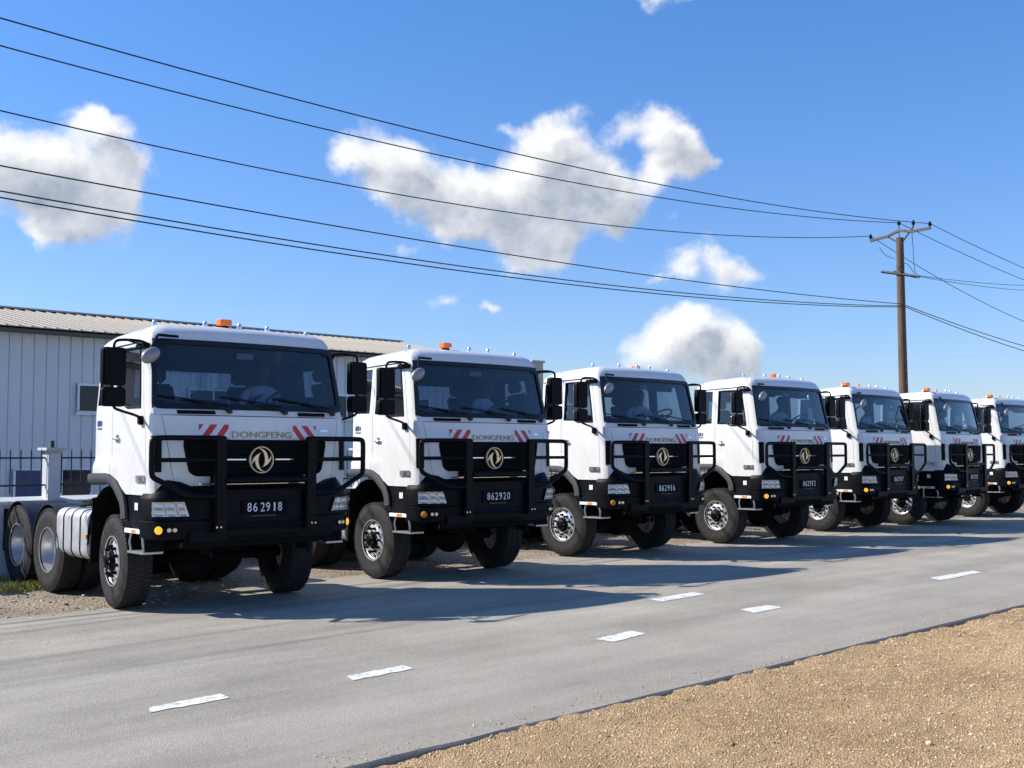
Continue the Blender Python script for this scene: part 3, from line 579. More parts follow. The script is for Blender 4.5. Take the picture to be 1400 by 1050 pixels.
def zbot(c):
    k = SIDE[c]
    if k in ('r0', 'r1', 'r2', 'r3'): return 1.52
    if k == 'c0': return 1.53
    if isinstance(k, float): return {-.42: 1.54, -.06: 1.545, .02: 1.535, .09: 1.515, .20: 1.455, .30: 1.375, .42: 1.31}[k]
    if k in ('wf', 'df', 'c1', 'c2', 'we'): return 1.31
    return 1.41
def cab_pos(c, r, inset=0.0):
    k = SIDE[c]; z = zbot(c) if r == 0 else ROWS[r]
    w, fa, rr = wz(z) - inset, fz(z) - inset, rzz(z) + inset; zz = z
    if k in ('r0', 'r1', 'r2', 'r3'): x = {'r0': 0, 'r1': .4, 'r2': .78, 'r3': 1.0}[k] * w / (1.25 - inset) ; F = rr; x = min(x, w - .10)
    elif k == 'c0': x, F = w - .015, rr + .06
    elif isinstance(k, float):
        t = (k + .55) / (.81 + .55); F = k if z <= 3.04 and not inset else max(k, rr + .08) if z <= 3.04 else rr + t * (fa - rr); x = w
    elif k == 'wf': x, F = w, fa - .20 if z <= 3.04 else rr + (.61 + .55) / 1.36 * (fa - rr)
    elif k == 'df': x, F = w, fa - .12 if z <= 3.04 else rr + (.69 + .55) / 1.36 * (fa - rr)
    elif k == 'c1': x, F = w - .001, fa - .06
    elif k == 'c2': x, F = w - .010, fa + .0
    elif k == 'we': x, F = w - .034, front_F(1.21, z) - inset
    else:
        if k == 'seam': x = ip(z, [(1.4, 1.0), (1.5, 1.02), (2.2, 1.14), (2.29, 1.10), (3.04, 1.03)]) if z <= 3.04 else .87 * w
        else: x = {'f3': .82, 'f2': .55, 'f1': .28, 'f0': 0.0}[k] * (w / 1.25)
        F = front_F(x * 1.21 / max(.3, w - .034), z) - inset
    if z <= 1.665 and (isinstance(k, float) and k < .15 or k == 'c0'): x += .03 * (1 if z <= 1.64 else .6)
    if r >= 12: zz -= .075 * max(0, min(1, (.75 - F) / 1.3)) * min(1, (r - 11) / 3)
    if r >= 7 and r <= 8 and isinstance(k, float) and k < .4 and r == 7: zz += .045
    return (-x, F, zz)
def full_pos(c, r, inset=0.0):                       # c over the whole loop, mirrored
    if c < NB: return cab_pos(c, r, inset)
    p = cab_pos(2 * NB - 2 - c, r, inset); return (-p[0], p[1], p[2])
NC = 2 * NB - 2; NR = len(ROWS)
def cell_kind(c, r):
    m = c if c < NB - 1 else NC - 1 - c               # mirrored cell index
    a = SIDE[m]
    if r in (7, 8, 9, 10) and a == -.42: return 'quarter'
    if r in (7, 8, 9, 10) and CI[.09] <= m < CI['wf']: return 'dwin_l' if c < NB - 1 else 'dwin_r'
    if r in (7, 8, 9, 10, 11) and m >= CI['we']: return 'screen'
    if r in (8, 9) and m < CI['r2']: return 'rearwin'
    if CI[.02] <= m < CI['df'] and r <= 11: return 'door_l' if c < NB - 1 else 'door_r'
    if m >= CI['seam'] and r <= 5: return 'panel'
    if m >= CI['we'] and r == 6: return 'cowl'
    if r >= 12: return 'roof'
    return 'shell'
def cab_mesh(kinds, inset=0.0, rmax=None):
    b = TB(); idx = {}; vs_ = []; fs = []
    for c in range(NC):
        for r in range((rmax or NR) - 1):
            if cell_kind(c, r) in kinds:
                q = []
                for cc, r2 in ((c, r), ((c + 1) % NC, r), ((c + 1) % NC, r + 1), (c, r + 1)):
                    if (cc, r2) not in idx: idx[(cc, r2)] = len(vs_); vs_.append(full_pos(cc, r2, inset))
                    q.append(idx[(cc, r2)])
                fs.append(q)
    b.add(vs_, fs); return b
def shrink(b, d):                                     # pull a panel's outline in to leave a shut line
    from collections import defaultdict
    ec = defaultdict(int); nb = defaultdict(list)
    for f in b.f:
        for i in range(4): ec[tuple(sorted((f[i], f[(i + 1) % 4])))] += 1
        ctr = sum((Vector(b.v[i]) for i in f), Vector()) / 4
        for i in f: nb[i].append(ctr)
    bd = {i for e, n_ in ec.items() if n_ == 1 for i in e}
    for i in bd:
        p = Vector(b.v[i]); t = sum(nb[i], Vector()) / len(nb[i]) - p
        if t.length > 1e-6: b.v[i] = tuple(p + t.normalized() * d)
    return b
truck = empty('tractor_truck')
cab = cab_mesh({'shell'}).build('cab', paint, truck, smooth=50)
roof = cab_mesh({'roof'})
o_ = len(roof.v); ring = [full_pos(c, NR - 1) for c in range(NC)]
roof.add([(0, .2, 3.275)] + ring, [(0, 1 + i, 1 + (i + 1) % NC) for i in range(NC)])
roof = roof.build('roof', paint, truck, smooth=60)
for side, nm in ((-1, 'door_l'), (1, 'door_r')):
    d = shrink(cab_mesh({nm}), .007).build('door', paint, truck, smooth=50)
    hb = TB(); xo = side * 1.25
    hb.ball((xo, .17, 1.955), .012, .052, .036, m=0); d2 = hb.build('handle_cup', greyp, d)
    hb = TB(); hb.tube([(xo + side * .004, .10, 1.94), (xo + side * .032, .12, 1.942), (xo + side * .032, .215, 1.942), (xo + side * .004, .235, 1.94)], .013, 8, smooth=1); hb.build('handle', chrome if side < 0 else blackp, d)
    gb = TB(); gl_ = [(CI[.09]), CI['wf']]
    gb.grid(lambda c, r: (lambda p: (-side * (p[0] + .02) if side > 0 else p[0] + .02, p[1], p[2]))(cab_pos(int(c), int(r))), list(range(CI[.09], CI['wf'] + 1)), list(range(7, 12)))
    gb.build('door_glass', sglass, d)
    fb = TB(); L = [cab_pos(c, 7) for c in range(CI[.09], CI['wf'] + 1)] + [cab_pos(CI['wf'], r) for r in range(8, 12)] + [cab_pos(c, 11) for c in range(CI['wf'] - 1, CI[.09] - 1, -1)] + [cab_pos(CI[.09], r) for r in range(10, 7, -1)]
    fb.tube([(-side * p[0] if side > 0 else p[0], p[1], p[2]) for p in L], .014, 6, closed=True); fb.build('window_seal', gasket, d)
pan = shrink(cab_mesh({'panel'}), .006).build('front_panel', paint, truck, smooth=50)
cowl = shrink(cab_mesh({'cowl'}), .004).build('cowl', paint, truck, smooth=50)
# lining: same shell set in, dark
lin = cab_mesh({'shell', 'door_l', 'door_r', 'panel', 'cowl'}, .045, 13); lin.add([full_pos(c, 12, .045) for c in range(NC)], [list(range(NC))])
lin.grid(lambda x, F: (x, F, 1.66), [-1.2, 1.2], [-.5, .98]); lin.build('cab_lining', liner, truck)
# reveals joining shell and lining round each opening
rv = TB(); WK = {'quarter', 'dwin_l', 'dwin_r', 'screen', 'rearwin'}
for c in range(NC):
    for r in range(6, 13):
        if cell_kind(c, r) in WK:
            for (dc, dr), e in (((1, 0), ((c + 1, r), (c + 1, r + 1))), ((-1, 0), ((c, r), (c, r + 1))), ((0, 1), ((c, r + 1), (c + 1, r + 1))), ((0, -1), ((c, r), (c + 1, r)))):
                if cell_kind((c + dc) % NC, r + dr) not in WK:
                    p = [full_pos(q[0] % NC, q[1]) for q in e]; q_ = [full_pos(q[0] % NC, q[1], .045) for q in e]
                    rv.add([p[0], p[1], q_[1], q_[0]], [(0, 1, 2, 3)])
rv.build('window_reveal', gasket, truck)
# windscreen: glass plus wide black border with rounded inner corners
def scr(x, z, off=0.0):
    t = (z - 2.29) / .75; return (x, front_F(x, z) + off, z)
hw = lambda z: wz(z) - .034
zs = [2.29, 2.45, 2.62, 2.80, 2.97, 3.04]
gb = TB(); gb.grid(lambda u, z: scr(u * hw(z), z, -.012), np.linspace(-1, 1, 17), zs); ws = gb.build('windscreen', wglass, truck)
def rrect(hx, z0, z1, r, n=8):
    P = []
    for cx, cz, a0 in ((hx - r, z1 - r, 0), (-hx + r, z1 - r, 90), (-hx + r, z0 + r, 180), (hx - r, z0 + r, 270)):
        for k in range(n + 1): a = R(a0 + 90 * k / n); P.append((cx + r * math.cos(a), cz + r * math.sin(a)))
    return P
def dense(P, d):
    Q = []
    for a, c in zip(P, P[1:] + P[:1]):
        n_ = max(1, int(math.dist(a, c) / d)); Q += [(a[0] + (c[0] - a[0]) * k / n_, a[1] + (c[1] - a[1]) * k / n_) for k in range(n_)]
    return Q
inn = dense(rrect(1.0, 0, 1, .09, 6), .06)           # unit shape: u across (-1..1), v up (0..1)
def uvp(u, v, su, z0, z1, off): z = z0 + v * (z1 - z0); return scr(u * (hw(z) + su), z, off)
bb = TB(); ni = len(inn)
outer_ = [(max(-1, min(1, u * 1.0)), v) for u, v in inn]
ring_o = [uvp(u, v, .022, 2.268, 3.062, .004) for u, v in inn]; ring_m = [uvp(u, v, .018, 2.272, 3.058, .012) for u, v in inn]; ring_i = [uvp(u, v, -.035, 2.335, 3.005, .010) for u, v in inn]; ring_b = [uvp(u, v, -.035, 2.335, 3.005, -.02) for u, v in inn]
for A_, B_ in ((ring_o, ring_m), (ring_m, ring_i), (ring_i, ring_b)):
    bb.add(A_ + B_, [(i, (i + 1) % ni, ni + (i + 1) % ni, ni + i) for i in range(ni)])
# corner fillets of the square opening outside the rounded ring
sq = [(-1, 0), (1, 0), (1, 1), (-1, 1)]
bb.build('windscreen_seal', gasket, ws)
for sx in (-1, 1):
    for (v0, v1) in ((0, .12), (.88, 1)):
        cf = TB(); cf.grid(lambda u, v: uvp(u, v, .016, 2.272, 3.058, -.004), np.linspace(sx * .88, sx * 1.0, 4), np.linspace(v0, v1, 4)); cf.build('corner_filler', gasket, ws)
gb = TB(); gb.grid(lambda x, z: (x, -.53, z), [-.8, .8], [2.44, 2.81]); gb.build('rear_glass', sglass, truck)
for sx in (-1, 1):
    gb = TB(); gb.grid(lambda F, z: (sx * (wz(z) - .02), F, z), [-.44, -.04], [2.31, 2.45, 2.62, 2.8, 2.97]); gb.build('quarter_glass', sglass, truck)
# drip rail line
for sx in (-1, 1):
    tb = TB(); tb.tube([(sx * (wz(3.03) + .002), -.47, 2.995), (sx * (wz(3.03) + .004), 0, 3.015), (sx * (wz(3.03) + .004), .55, 3.03), (sx * (wz(3.03) + .002), .70, 3.03)], .008, 6); tb.build('drip_rail', greyp, truck)
# cab interior
it = TB(); it.prism([(.96, 2.27), (.80, 2.33), (.62, 2.30), (.55, 2.18), (.62, 1.95), (.72, 1.67), (.96, 1.67)], -1.17, 1.17, 'x'); it.build('dashboard', liner, truck, bevel=.02)
for sx in (-1, 1):
    it = TB(); it.box(sx * .58 - .25, sx * .58 + .25, -.18, .36, 1.85, 2.0); it.box(sx * .58 - .2, sx * .58 + .2, -.1, .28, 1.66, 1.85); st_ = it.build('seat', seatm, truck, bevel=.03)
    it = TB(); it.hexa([(sx * .58 - .24, -.16, 1.97), (sx * .58 + .24, -.16, 1.97), (sx * .58 + .24, -.02, 1.97), (sx * .58 - .24, -.02, 1.97)], [(sx * .58 - .2, -.36, 2.62), (sx * .58 + .2, -.36, 2.62), (sx * .58 + .2, -.25, 2.62), (sx * .58 - .2, -.25, 2.62)]); it.build('backrest', seatm, st_, bevel=.03)
    it = TB(); it.box(sx * .58 - .13, sx * .58 + .13, -.38, -.28, 2.64, 2.82); it.build('headrest', seatm, st_, bevel=.03)
SWC = Vector((.60, .70, 2.42)); ax = Vector((0, -.55, .83)).normalized(); e1 = Vector((1, 0, 0)); e2 = ax.cross(e1)
it = TB(); it.tube([SWC + (e1 * math.cos(t) + e2 * math.sin(t)) * .215 for t in np.linspace(0, 2 * math.pi, 33)[:-1]], .016, 8, closed=True)
for t in (.3, 2.84, 4.71): it.tube([SWC - ax * .02, SWC + (e1 * math.cos(t) + e2 * math.sin(t)) * .21], .014, 6)
it.cyl(SWC - ax * .03, SWC + ax * .012, .06); it.tube([SWC, SWC - ax * .3], .03, 8); it.build('steering_wheel', blackp, truck)
it = TB(); it.box(-.11, .11, .80, .83, 2.88, 2.95); it.tube([(0, .82, 2.94), (0, .80, 3.02)], .008, 6); it.build('rear_view_mirror', mirrorback, truck, bevel=.01)
for sx in (-1, 1):
    it = TB(); it.box(sx * .55 - .35, sx * .55 + .35, .70, .725, 2.86, 3.0); it.build('sun_visor', liner, truck, bevel=.01)
    it = TB(); it.tube([(sx * 1.12, .86, 2.72), (sx * 1.06, .83, 2.70), (sx * 1.07, .88, 2.5), (sx * 1.13, .92, 2.48)], .014, 8, smooth=2); it.build('grab_handle', greyp, truck)

# front panel furniture
def surf(b, x0, x1, z0, z1, off, nx=8, nz=3, th=.004, m=0, skew=0.0):
    fo = lambda x, z: (x + skew * (z - z0), front_F(x, z) + off + th, z); ba = lambda x, z: (x + skew * (z - z0), front_F(x, z) + off - .004, z)
    us, zz = np.linspace(x0, x1, nx), np.linspace(z0, z1, nz); b.grid(fo, us, zz, m)
    P = [fo(u, z0) for u in us] + [fo(x1, z) for z in zz[1:]] + [fo(u, z1) for u in us[::-1][1:]] + [fo(x0, z) for z in zz[::-1][1:-1]]
    Q = [ba(u, z0) for u in us] + [ba(x1, z) for z in zz[1:]] + [ba(u, z1) for u in us[::-1][1:]] + [ba(x0, z) for z in zz[::-1][1:-1]]
    n_ = len(P); b.add(P + Q, [(i, (i + 1) % n_, n_ + (i + 1) % n_, n_ + i) for i in range(n_)], m)
for sx, x0, x1 in ((-1, -.735, -.375), (1, .455, .795)):
    t = TB(); surf(t, x0, x1, 1.925, 2.10, .003); sp_ = t.build('warning_plate', whitep, pan)
    for k in range(-1, 4):
        h_ = .175; sk = .8 if sx < 0 else -.8; xa = x0 + k * .165 + (0.0 if sx < 0 else .10); w_ = .085
        poly = [(xa, 1.925), (xa + w_, 1.925), (xa + w_ + sk * h_, 1.925 + h_), (xa + sk * h_, 1.925 + h_)]
        def clip(P, fn):                              # clip to the plate
            Q = []
            for a, c in zip(P, P[1:] + P[:1]):
                ia, ic = fn(a), fn(c)
                if ia >= 0: Q.append(a)
                if ia * ic < 0: tt = ia / (ia - ic); Q.append((a[0] + (c[0] - a[0]) * tt, a[1] + (c[1] - a[1]) * tt))
            return Q
        poly = clip(clip(poly, lambda p: p[0] - x0 - .004), lambda p: x1 - .004 - p[0]) if True else poly
        if len(poly) >= 3:
            t = TB(); t.hexa([(x, front_F(x, z) + .004, z) for x, z in poly], [(x, front_F(x, z) + .0095, z) for x, z in poly]); t.build('red_stripe', red, pan)
tm = fit_text(text_mesh('DONGFENG', .1, .006, 'lettering'), .77, .072)
for v in tm.vertices: v.co = (v.co.x + .045, -(front_F(v.co.x + .045, 1.985) + .004) + v.co.y, v.co.z + 1.988)
tm.materials.append(letg); link('lettering', tm, pan)
t = TB(); surf(t, .86, .97, 2.03, 2.055, .002); t.build('badge', chrome, pan)
for x0, x1 in ((-.96, -.53), (.55, .94)):
    t = TB(); surf(t, x0, x1, 2.215, 2.255, .004, th=.016); t.build('cowl_grab_slot', blackp, cowl)
# grille
t = TB()
gxl = lambda z: ip(z, [(1.525, .76), (1.545, .81), (1.58, .845), (1.66, .865), (1.86, .905), (1.925, .90)])
gzs = [1.525, 1.545, 1.58, 1.62, 1.70, 1.80, 1.86, 1.925]; gus = np.linspace(-1, 1, 17)
t.grid(lambda u, z: (.008 + u * gxl(z), front_F(.008 + u * gxl(z), z) + .008, z), gus, gzs)
LPo = [(u, gzs[0]) for u in gus] + [(1, z) for z in gzs[1:]] + [(u, gzs[-1]) for u in gus[::-1][1:]] + [(-1, z) for z in gzs[::-1][1:-1]]
def rim_(k, off): return [(.008 + u * gxl(z) * k, front_F(.008 + u * gxl(z) * k, z) + off, 1.70 + (z - 1.70) * (1 - (1 - k) * 2)) for u, z in LPo]
RR = [rim_(1.012, -.004), rim_(1.006, .026), rim_(.985, .030), rim_(.965, .010)]; n_ = len(LPo)
for A_, B_ in zip(RR, RR[1:]): t.add(A_ + B_, [(i, (i + 1) % n_, n_ + (i + 1) % n_, n_ + i) for i in range(n_)])
gr = t.build('grille', slatm, truck)
t = TB(); surf(t, -.60, .60, 1.40, 1.53, .004, nz=3, th=.012); t.build('grille_base', slatm, gr)
for k in range(6):
    z = 1.565 + k * .058; xw = ip(z, [(1.5, .76), (1.9, .86)]); t = TB()
    us = np.linspace(-xw, xw, 9)
    t.add([p for x in us for p in ((x, front_F(x, z) + .03, z - .013), (x, front_F(x, z) + .028, z + .010), (x, front_F(x, z) - .004, z + .02))], [(i * 3 + j, (i + 1) * 3 + j, (i + 1) * 3 + j + 1, i * 3 + j + 1) for i in range(8) for j in range(2)]); t.build('grille_slat', slatm, gr)
for z, xa, xb, hh, mt in ((1.705, -.42, -.19, .014, chrome), (1.705, .19, .44, .014, chrome), (1.495, -.47, .47, .010, greyp), (1.435, -.74, .76, .020, chrome)):
    t = TB(); surf(t, xa, xb, z - hh / 2, z + hh / 2, .024 if z > 1.46 else .002, th=.022); t.build('chrome_strip', mt, gr)
# emblem
EZc, ER = 1.70, .158; ef = front_F(0, 1.70) + .055
em = TB(); em.lathe([(ef - .02, ER * .985), (ef + .004, ER), (ef + .014, ER * .96), (ef + .012, ER * .90), (ef, ER * .885), (ef - .02, ER * .88)], (0, 0, EZc), 'y', 48, closed=True); eo = em.build('emblem_ring', gold, truck)
em = TB(); em.lathe([(ef - .05, ER * .99), (ef - .012, ER * .97), (ef - .012, 0.0)], (0, 0, EZc), 'y', 32); em.build('emblem_back', plateb, eo)
SW = [(590, 240), (680, 245), (760, 275), (830, 340), (870, 420), (882, 520), (930, 470), (965, 410), (960, 490), (920, 570), (850, 640), (790, 670), (725, 705), (770, 640), (795, 560), (795, 480), (770, 380), (720, 300), (650, 262)]
for sg in (1, -1):
    P = [(sg * (x - 707) / 320 * ER * .98, EZc - sg * (y - 522) / 320 * ER * .98) for x, y in SW]; em = TB(); em.prism(P, ef - .012, ef + .010, 'y'); em.build('emblem_swirl', gold, eo, bevel=.003, seg=1)
# dark corner vents and side lamps
for sx in (-1, 1):
    t = TB(); cp = lambda u, z: (lambda a, c, e: tuple(np.array(a) * (1 - u) ** 2 + 2 * u * (1 - u) * np.array(c) + u * u * np.array(e)))((sx * (wz(z) - .002), fz(z) + .012, z), (sx * (wz(z) - .022), fz(z) + .062, z), (sx * (wz(z) - .10), front_F(1.14, z) + .014, z))
    t.grid(lambda u, z: cp(u, z), np.linspace(0, 1, 6), np.linspace(1.57, 1.97, 6)); t.build('corner_vent', blackp, truck, solid=.02)
    t = TB(); t.box(sx * 1.262 - .014, sx * 1.262 + .014, .70, .93, 1.455, 1.535); sl2 = t.build('side_lamp', clear, truck, bevel=.008)
    t = TB(); t.box(sx * 1.252 - .008, sx * 1.252 + .008, .715, .915, 1.468, 1.522); t.box(sx * 1.262 - .008, sx * 1.262 + .008, .80, .85, 1.475, 1.515, 1); t.build('reflector', [whitep, amber], sl2)
# wipers
for x0 in (-.36, .36, 1.06):
    t = TB(); z0 = 2.25; P0 = (x0, front_F(x0, z0) + .035, z0)
    a1 = (x0 - .40, front_F(x0 - .40, 2.385) + .035, 2.375); b0 = (x0 - .02, front_F(x0, 2.335) + .026, 2.325); b1 = (x0 - .80, front_F(min(1.1, abs(x0 - .80)), 2.43) + .026, 2.42)
    t.cyl((x0, front_F(x0, z0) - .01, z0), (x0, front_F(x0, z0) + .05, z0), .026, 12); t.tube([P0, ((P0[0] + a1[0]) / 2, max(P0[1], a1[1]) + .012, (P0[2] + a1[2]) / 2 + .005), a1], [.015, .012, .009], 6)
    us = np.linspace(0, 1, 9); t.tube([(b0[0] + (b1[0] - b0[0]) * u, front_F(b0[0] + (b1[0] - b0[0]) * u, b0[2] + (b1[2] - b0[2]) * u) + .020, b0[2] + (b1[2] - b0[2]) * u) for u in us], .010, 6); t.build('wiper', gasket, truck)
# mirrors
for sx in (-1, 1):
    mx0, mf = sx * 1.59, .82
    t = TB(); t.prism(rrect(.13, 2.515, 2.93, .035, 4), mf - .055, mf + .055, 'y'); t.v = [(x + mx0, F, z) for x, F, z in t.v]; mh = t.build('mirror_housing', blackp, truck, bevel=.02)
    t = TB(); t.prism(rrect(.13, 2.285, 2.495, .04, 4), mf - .05, mf + .06, 'y'); t.v = [(x + mx0, F, z) for x, F, z in t.v]; mh2 = t.build('mirror_housing', blackp, truck, bevel=.02)
    for h_, z0, z1 in ((mh, 2.54, 2.905), (mh2, 2.31, 2.47)): t = TB(); t.prism(rrect(.112, z0, z1, .03, 4), mf - .0565, mf - .052, 'y'); t.v = [(x + mx0, F, z) for x, F, z in t.v]; t.build('mirror_glass', chrome, h_)
    t = TB(); A0 = (sx * 1.17, .80, 2.985)
    t.tube([A0, (sx * 1.30, .86, 3.02), (sx * 1.50, .84, 3.02), (sx * 1.58, .835, 3.00), (sx * 1.59, .825, 2.93), (sx * 1.59, .80, 2.5), (sx * 1.59, .825, 2.28), (sx * 1.53, .85, 2.245), (sx * 1.36, .86, 2.20), (sx * 1.27, .82, 2.17)], .016, 8, smooth=2)
    t.tube([(sx * 1.175, .66, 2.985), (sx * 1.33, .80, 3.0), (sx * 1.46, .90, 3.01)], .013, 8); t.build('mirror_arm', blackm, truck)
    t = TB(); t.box(sx * 1.20 - .05, sx * 1.20 + .05, .60, .83, 2.945, 3.005); t.build('mirror_bracket', blackp, truck, bevel=.012); t = TB(); t.box(sx * 1.265 - .03, sx * 1.265 + .03, .78, .86, 2.09, 2.19); t.build('mirror_bracket', blackp, truck, bevel=.012)
t = TB(); t.ball((0, 0, 0), .118, .05, .078, 20, 12); t.v = [(-1.355 + x * .82 - z * .57, 1.24 + F, 2.83 + x * .57 + z * .82) for x, F, z in t.v]; rm = t.build('kerb_mirror', mirrorback, truck)
t = TB(); t.tube([(-.90, .935, 3.085), (-1.12, .97, 3.085), (-1.17, 1.0, 3.085), (-1.30, 1.17, 2.95), (-1.35, 1.23, 2.89)], .016, 8, smooth=1); t.tube([(-1.19, .93, 2.70), (-1.27, 1.08, 2.76), (-1.35, 1.20, 2.81)], .012, 8, smooth=1); t.build('kerb_mirror_arm', blackm, rm)
# roof lamps
def marker(x, F, z, mt):
    t = TB(); t.lathe([(z - .05, .030), (z + .012, .030), (z + .04, .027), (z + .058, .016), (z + .062, 0)], (x, F, 0), 'z', 14); t.build('roof_marker_lamp', mt, truck)
markers = []
for x in (-1.0, -.41, .01, .41, 1.0): marker(x, .66 - .12 * abs(x), 3.262 if abs(x) < .8 else 3.24, chrome)
t = TB(); t.lathe([(3.22, .06), (3.285, .06), (3.29, .055)], (-.17, .62, 0), 'z', 20, 1); t.box(-.245, -.095, .56, .68, 3.29, 3.355, 0); bc = t.build('beacon', [orange, blackp], truck, bevel=.012)
# side badge decals on the cab rear corner
t = TB()
for k, (w_, z0, z1) in enumerate(((.035, 2.09, 2.155), (.03, 2.09, 2.16), (.028, 2.095, 2.15))): t.box(-1.2555, -1.2515, -.40 + k * .05, -.40 + k * .05 + w_, z0, z1)
t.box(-1.2555, -1.2515, -.40, -.27, 2.055, 2.07); t.build('side_decal', bluet, truck)

# bumper
BO = [(0, 1.31), (.35, 1.308), (.65, 1.30), (.95, 1.275), (1.10, 1.235), (1.20, 1.18), (1.255, 1.11), (1.285, 1.02), (1.29, .95), (1.29, .88)]
BTOP = [1.385, 1.385, 1.39, 1.405, 1.465, 1.485, 1.475, 1.45, 1.43, 1.41]
BF = lambda x: float(np.interp(abs(x), [p[0] for p in BO[:7]], [p[1] for p in BO[:7]]))
bo = [(-x, F, t_) for (x, F), t_ in zip(BO[::-1], BTOP[::-1])] + [(x, F, t_) for (x, F), t_ in zip(BO[1:], BTOP[1:])]
def inn_(p, d):                                       # move an outline point in towards the middle
    v = Vector((p[0], p[1] - .6)); l = v.length; k = (l - d) / l; return (p[0] * k, .6 + (p[1] - .6) * k)
t = TB(); prof = [(.90, .09), (.845, .06), (.84, .02), (.86, 0.0), (1.035, 0.0), (1.045, .012), (1.055, .0), (1.27, 0.0), (1.30, .008), ('t', .13), ('t', .30)]
rows = []
for p in bo:
    for z, d in prof:
        q = inn_(p, d); zz = (p[2] + (.0 if d < .2 else -.01)) if z == 't' else z; rows.append((q[0], q[1], zz))
K = len(prof); t.add(rows, [(i * K + j, (i + 1) * K + j, (i + 1) * K + j + 1, i * K + j + 1) for i in range(len(bo) - 1) for j in range(K - 1)])
bump = t.build('bumper', blackp, truck, smooth=35)
t = TB(); t.box(-.50, .50, 1.27, 1.322, 1.02, 1.37); t.box(-.92, .92, 1.20, 1.318, .80, .93); t.build('bumper_centre', blackp, bump, bevel=.015)
t = TB(); t.tube([(-.43, 1.30, .83), (.43, 1.30, .83)], .035, 10); t.box(-.95, .95, 1.05, 1.27, .74, .80); t.build('lower_valance', under, bump)
def obump(x, off):                                    # point on the bumper outline, pushed out
    a = np.array([x - .01, BF(x - .01)]); c = np.array([x + .01, BF(x + .01)]); d = c - a; d /= np.linalg.norm(d); n_ = np.array([-d[1], d[0]]); n_ = n_ if n_[1] > 0 else -n_
    return np.array([x, BF(x)]) + n_ * off
for sx in (-1, 1):
    def hl(u, v, off):                                # u 0 inner..1 outer, v 0 bottom..1 top
        x = (.905 + .055 * v) * (1 - u) + 1.252 * u; p = obump(x, off); return (sx * p[0], p[1], 1.092 + .158 * v)
    t = TB(); U = np.linspace(0, 1, 13); Vv = np.linspace(0, 1, 7)
    per = [(u, 0) for u in U] + [(1, v) for v in Vv[1:]] + [(u, 1) for u in U[::-1][1:]] + [(0, v) for v in Vv[::-1][1:-1]]; n_ = len(per)
    t.add([hl(u, v, .027) for u, v in per] + [hl(.5 + (u - .5) * 1.05, .5 + (v - .5) * 1.10, -.003) for u, v in per], [(i, (i + 1) % n_, n_ + (i + 1) % n_, n_ + i) for i in range(n_)])
    hd = t.build('headlight', blackp, truck)
    t = TB(); t.grid(lambda u, v: hl(u, v, .0265 + .006 * math.sin(math.pi * u) * math.sin(math.pi * v)), U, Vv); t.build('lens_cover', clear, hd)
    t = TB()
    def bowl(u, v):
        cu, cv = (u * 3) % 1, (v * 2) % 1; r2 = min(1, ((cu - .5) ** 2 + (cv - .5) ** 2) * 4.2); return hl(u, v, .018 - .014 * (1 - r2) + .008 * max(0, 1 - r2 * 9))
    t.grid(bowl, np.linspace(0.0, .9999, 31), np.linspace(0, .9999, 17)); t.build('reflector', lampw, hd)
    t = TB()
    for u in (.335, .665): t.grid(lambda a, v: hl(u + a, v, .0195), (-.008, .008), Vv)
    t.grid(lambda u, a: hl(u, .5 + a, .0195), U, (-.015, .015)); t.build('divider', lampd, hd)
    # indicator and fog lamp
    pc = obump(1.20, .0); pn = obump(1.20, .04) - pc; n3 = Vector((sx * pn[0], pn[1], 0)).normalized(); c3 = Vector((sx * pc[0], pc[1], .945))
    t = TB(); t.cyl(c3 - n3 * .01, c3 + n3 * .012, .056, 20); ind = t.build('indicator', blackp, truck, bevel=.003)
    t = TB(); t.tube([c3 + n3 * .012, c3 + n3 * .026, c3 + n3 * .034], [.044, .040, .02], 18); t.build('lens', amber_on, ind)
    p1, p2_ = obump(1.02, .0), obump(1.14, .0)
    t = TB(); t.hexa([(sx * p1[0], p1[1] - .01, .905), (sx * p2_[0], p2_[1] - .01, .905), (sx * p2_[0], p2_[1] - .01, .99), (sx * p1[0], p1[1] - .01, .99)], [(sx * (p1[0] + .005), p1[1] + .014, .912), (sx * p2_[0], p2_[1] + .016, .912), (sx * p2_[0], p2_[1] + .016, .983), (sx * (p1[0] + .005), p1[1] + .014, .983)]); fg = t.build('fog_lamp', blackp, truck, bevel=.003)
    for xx in (1.05, 1.105):
        pc = obump(xx, .016); q = obump(xx, .026); t = TB(); t.tube([(sx * pc[0], pc[1], .947), (sx * q[0], q[1], .947)], [.027, .021], 12); t.build('lens', lampw, fg)
    # black side panel, reflector bar, step
    t = TB(); t.hexa([(sx * 1.235, .46, .97), (sx * 1.27, .88, .90), (sx * 1.0, .88, .90), (sx * 1.0, .46, .97)], [(sx * 1.225, .40, 1.312), (sx * 1.25, .90, 1.312), (sx * 1.0, .90, 1.312), (sx * 1.0, .40, 1.312)]); sp2 = t.build('side_panel', blackp, truck, bevel=.01)
    t = TB(); t.box(sx * 1.262 - .003, sx * 1.262 + .003, .70, .78, 1.15, 1.23); t.build('side_sticker', whitep, sp2)
    t = TB(); t.box(sx * 1.275 - .016, sx * 1.275 + .016, .50, .90, .895, .945, 0); t.box(sx * 1.276 - .018, sx * 1.276 + .018, .68, .80, .902, .938, 1); t.build('side_reflector_bar', [whitep, amber], truck, bevel=.003)
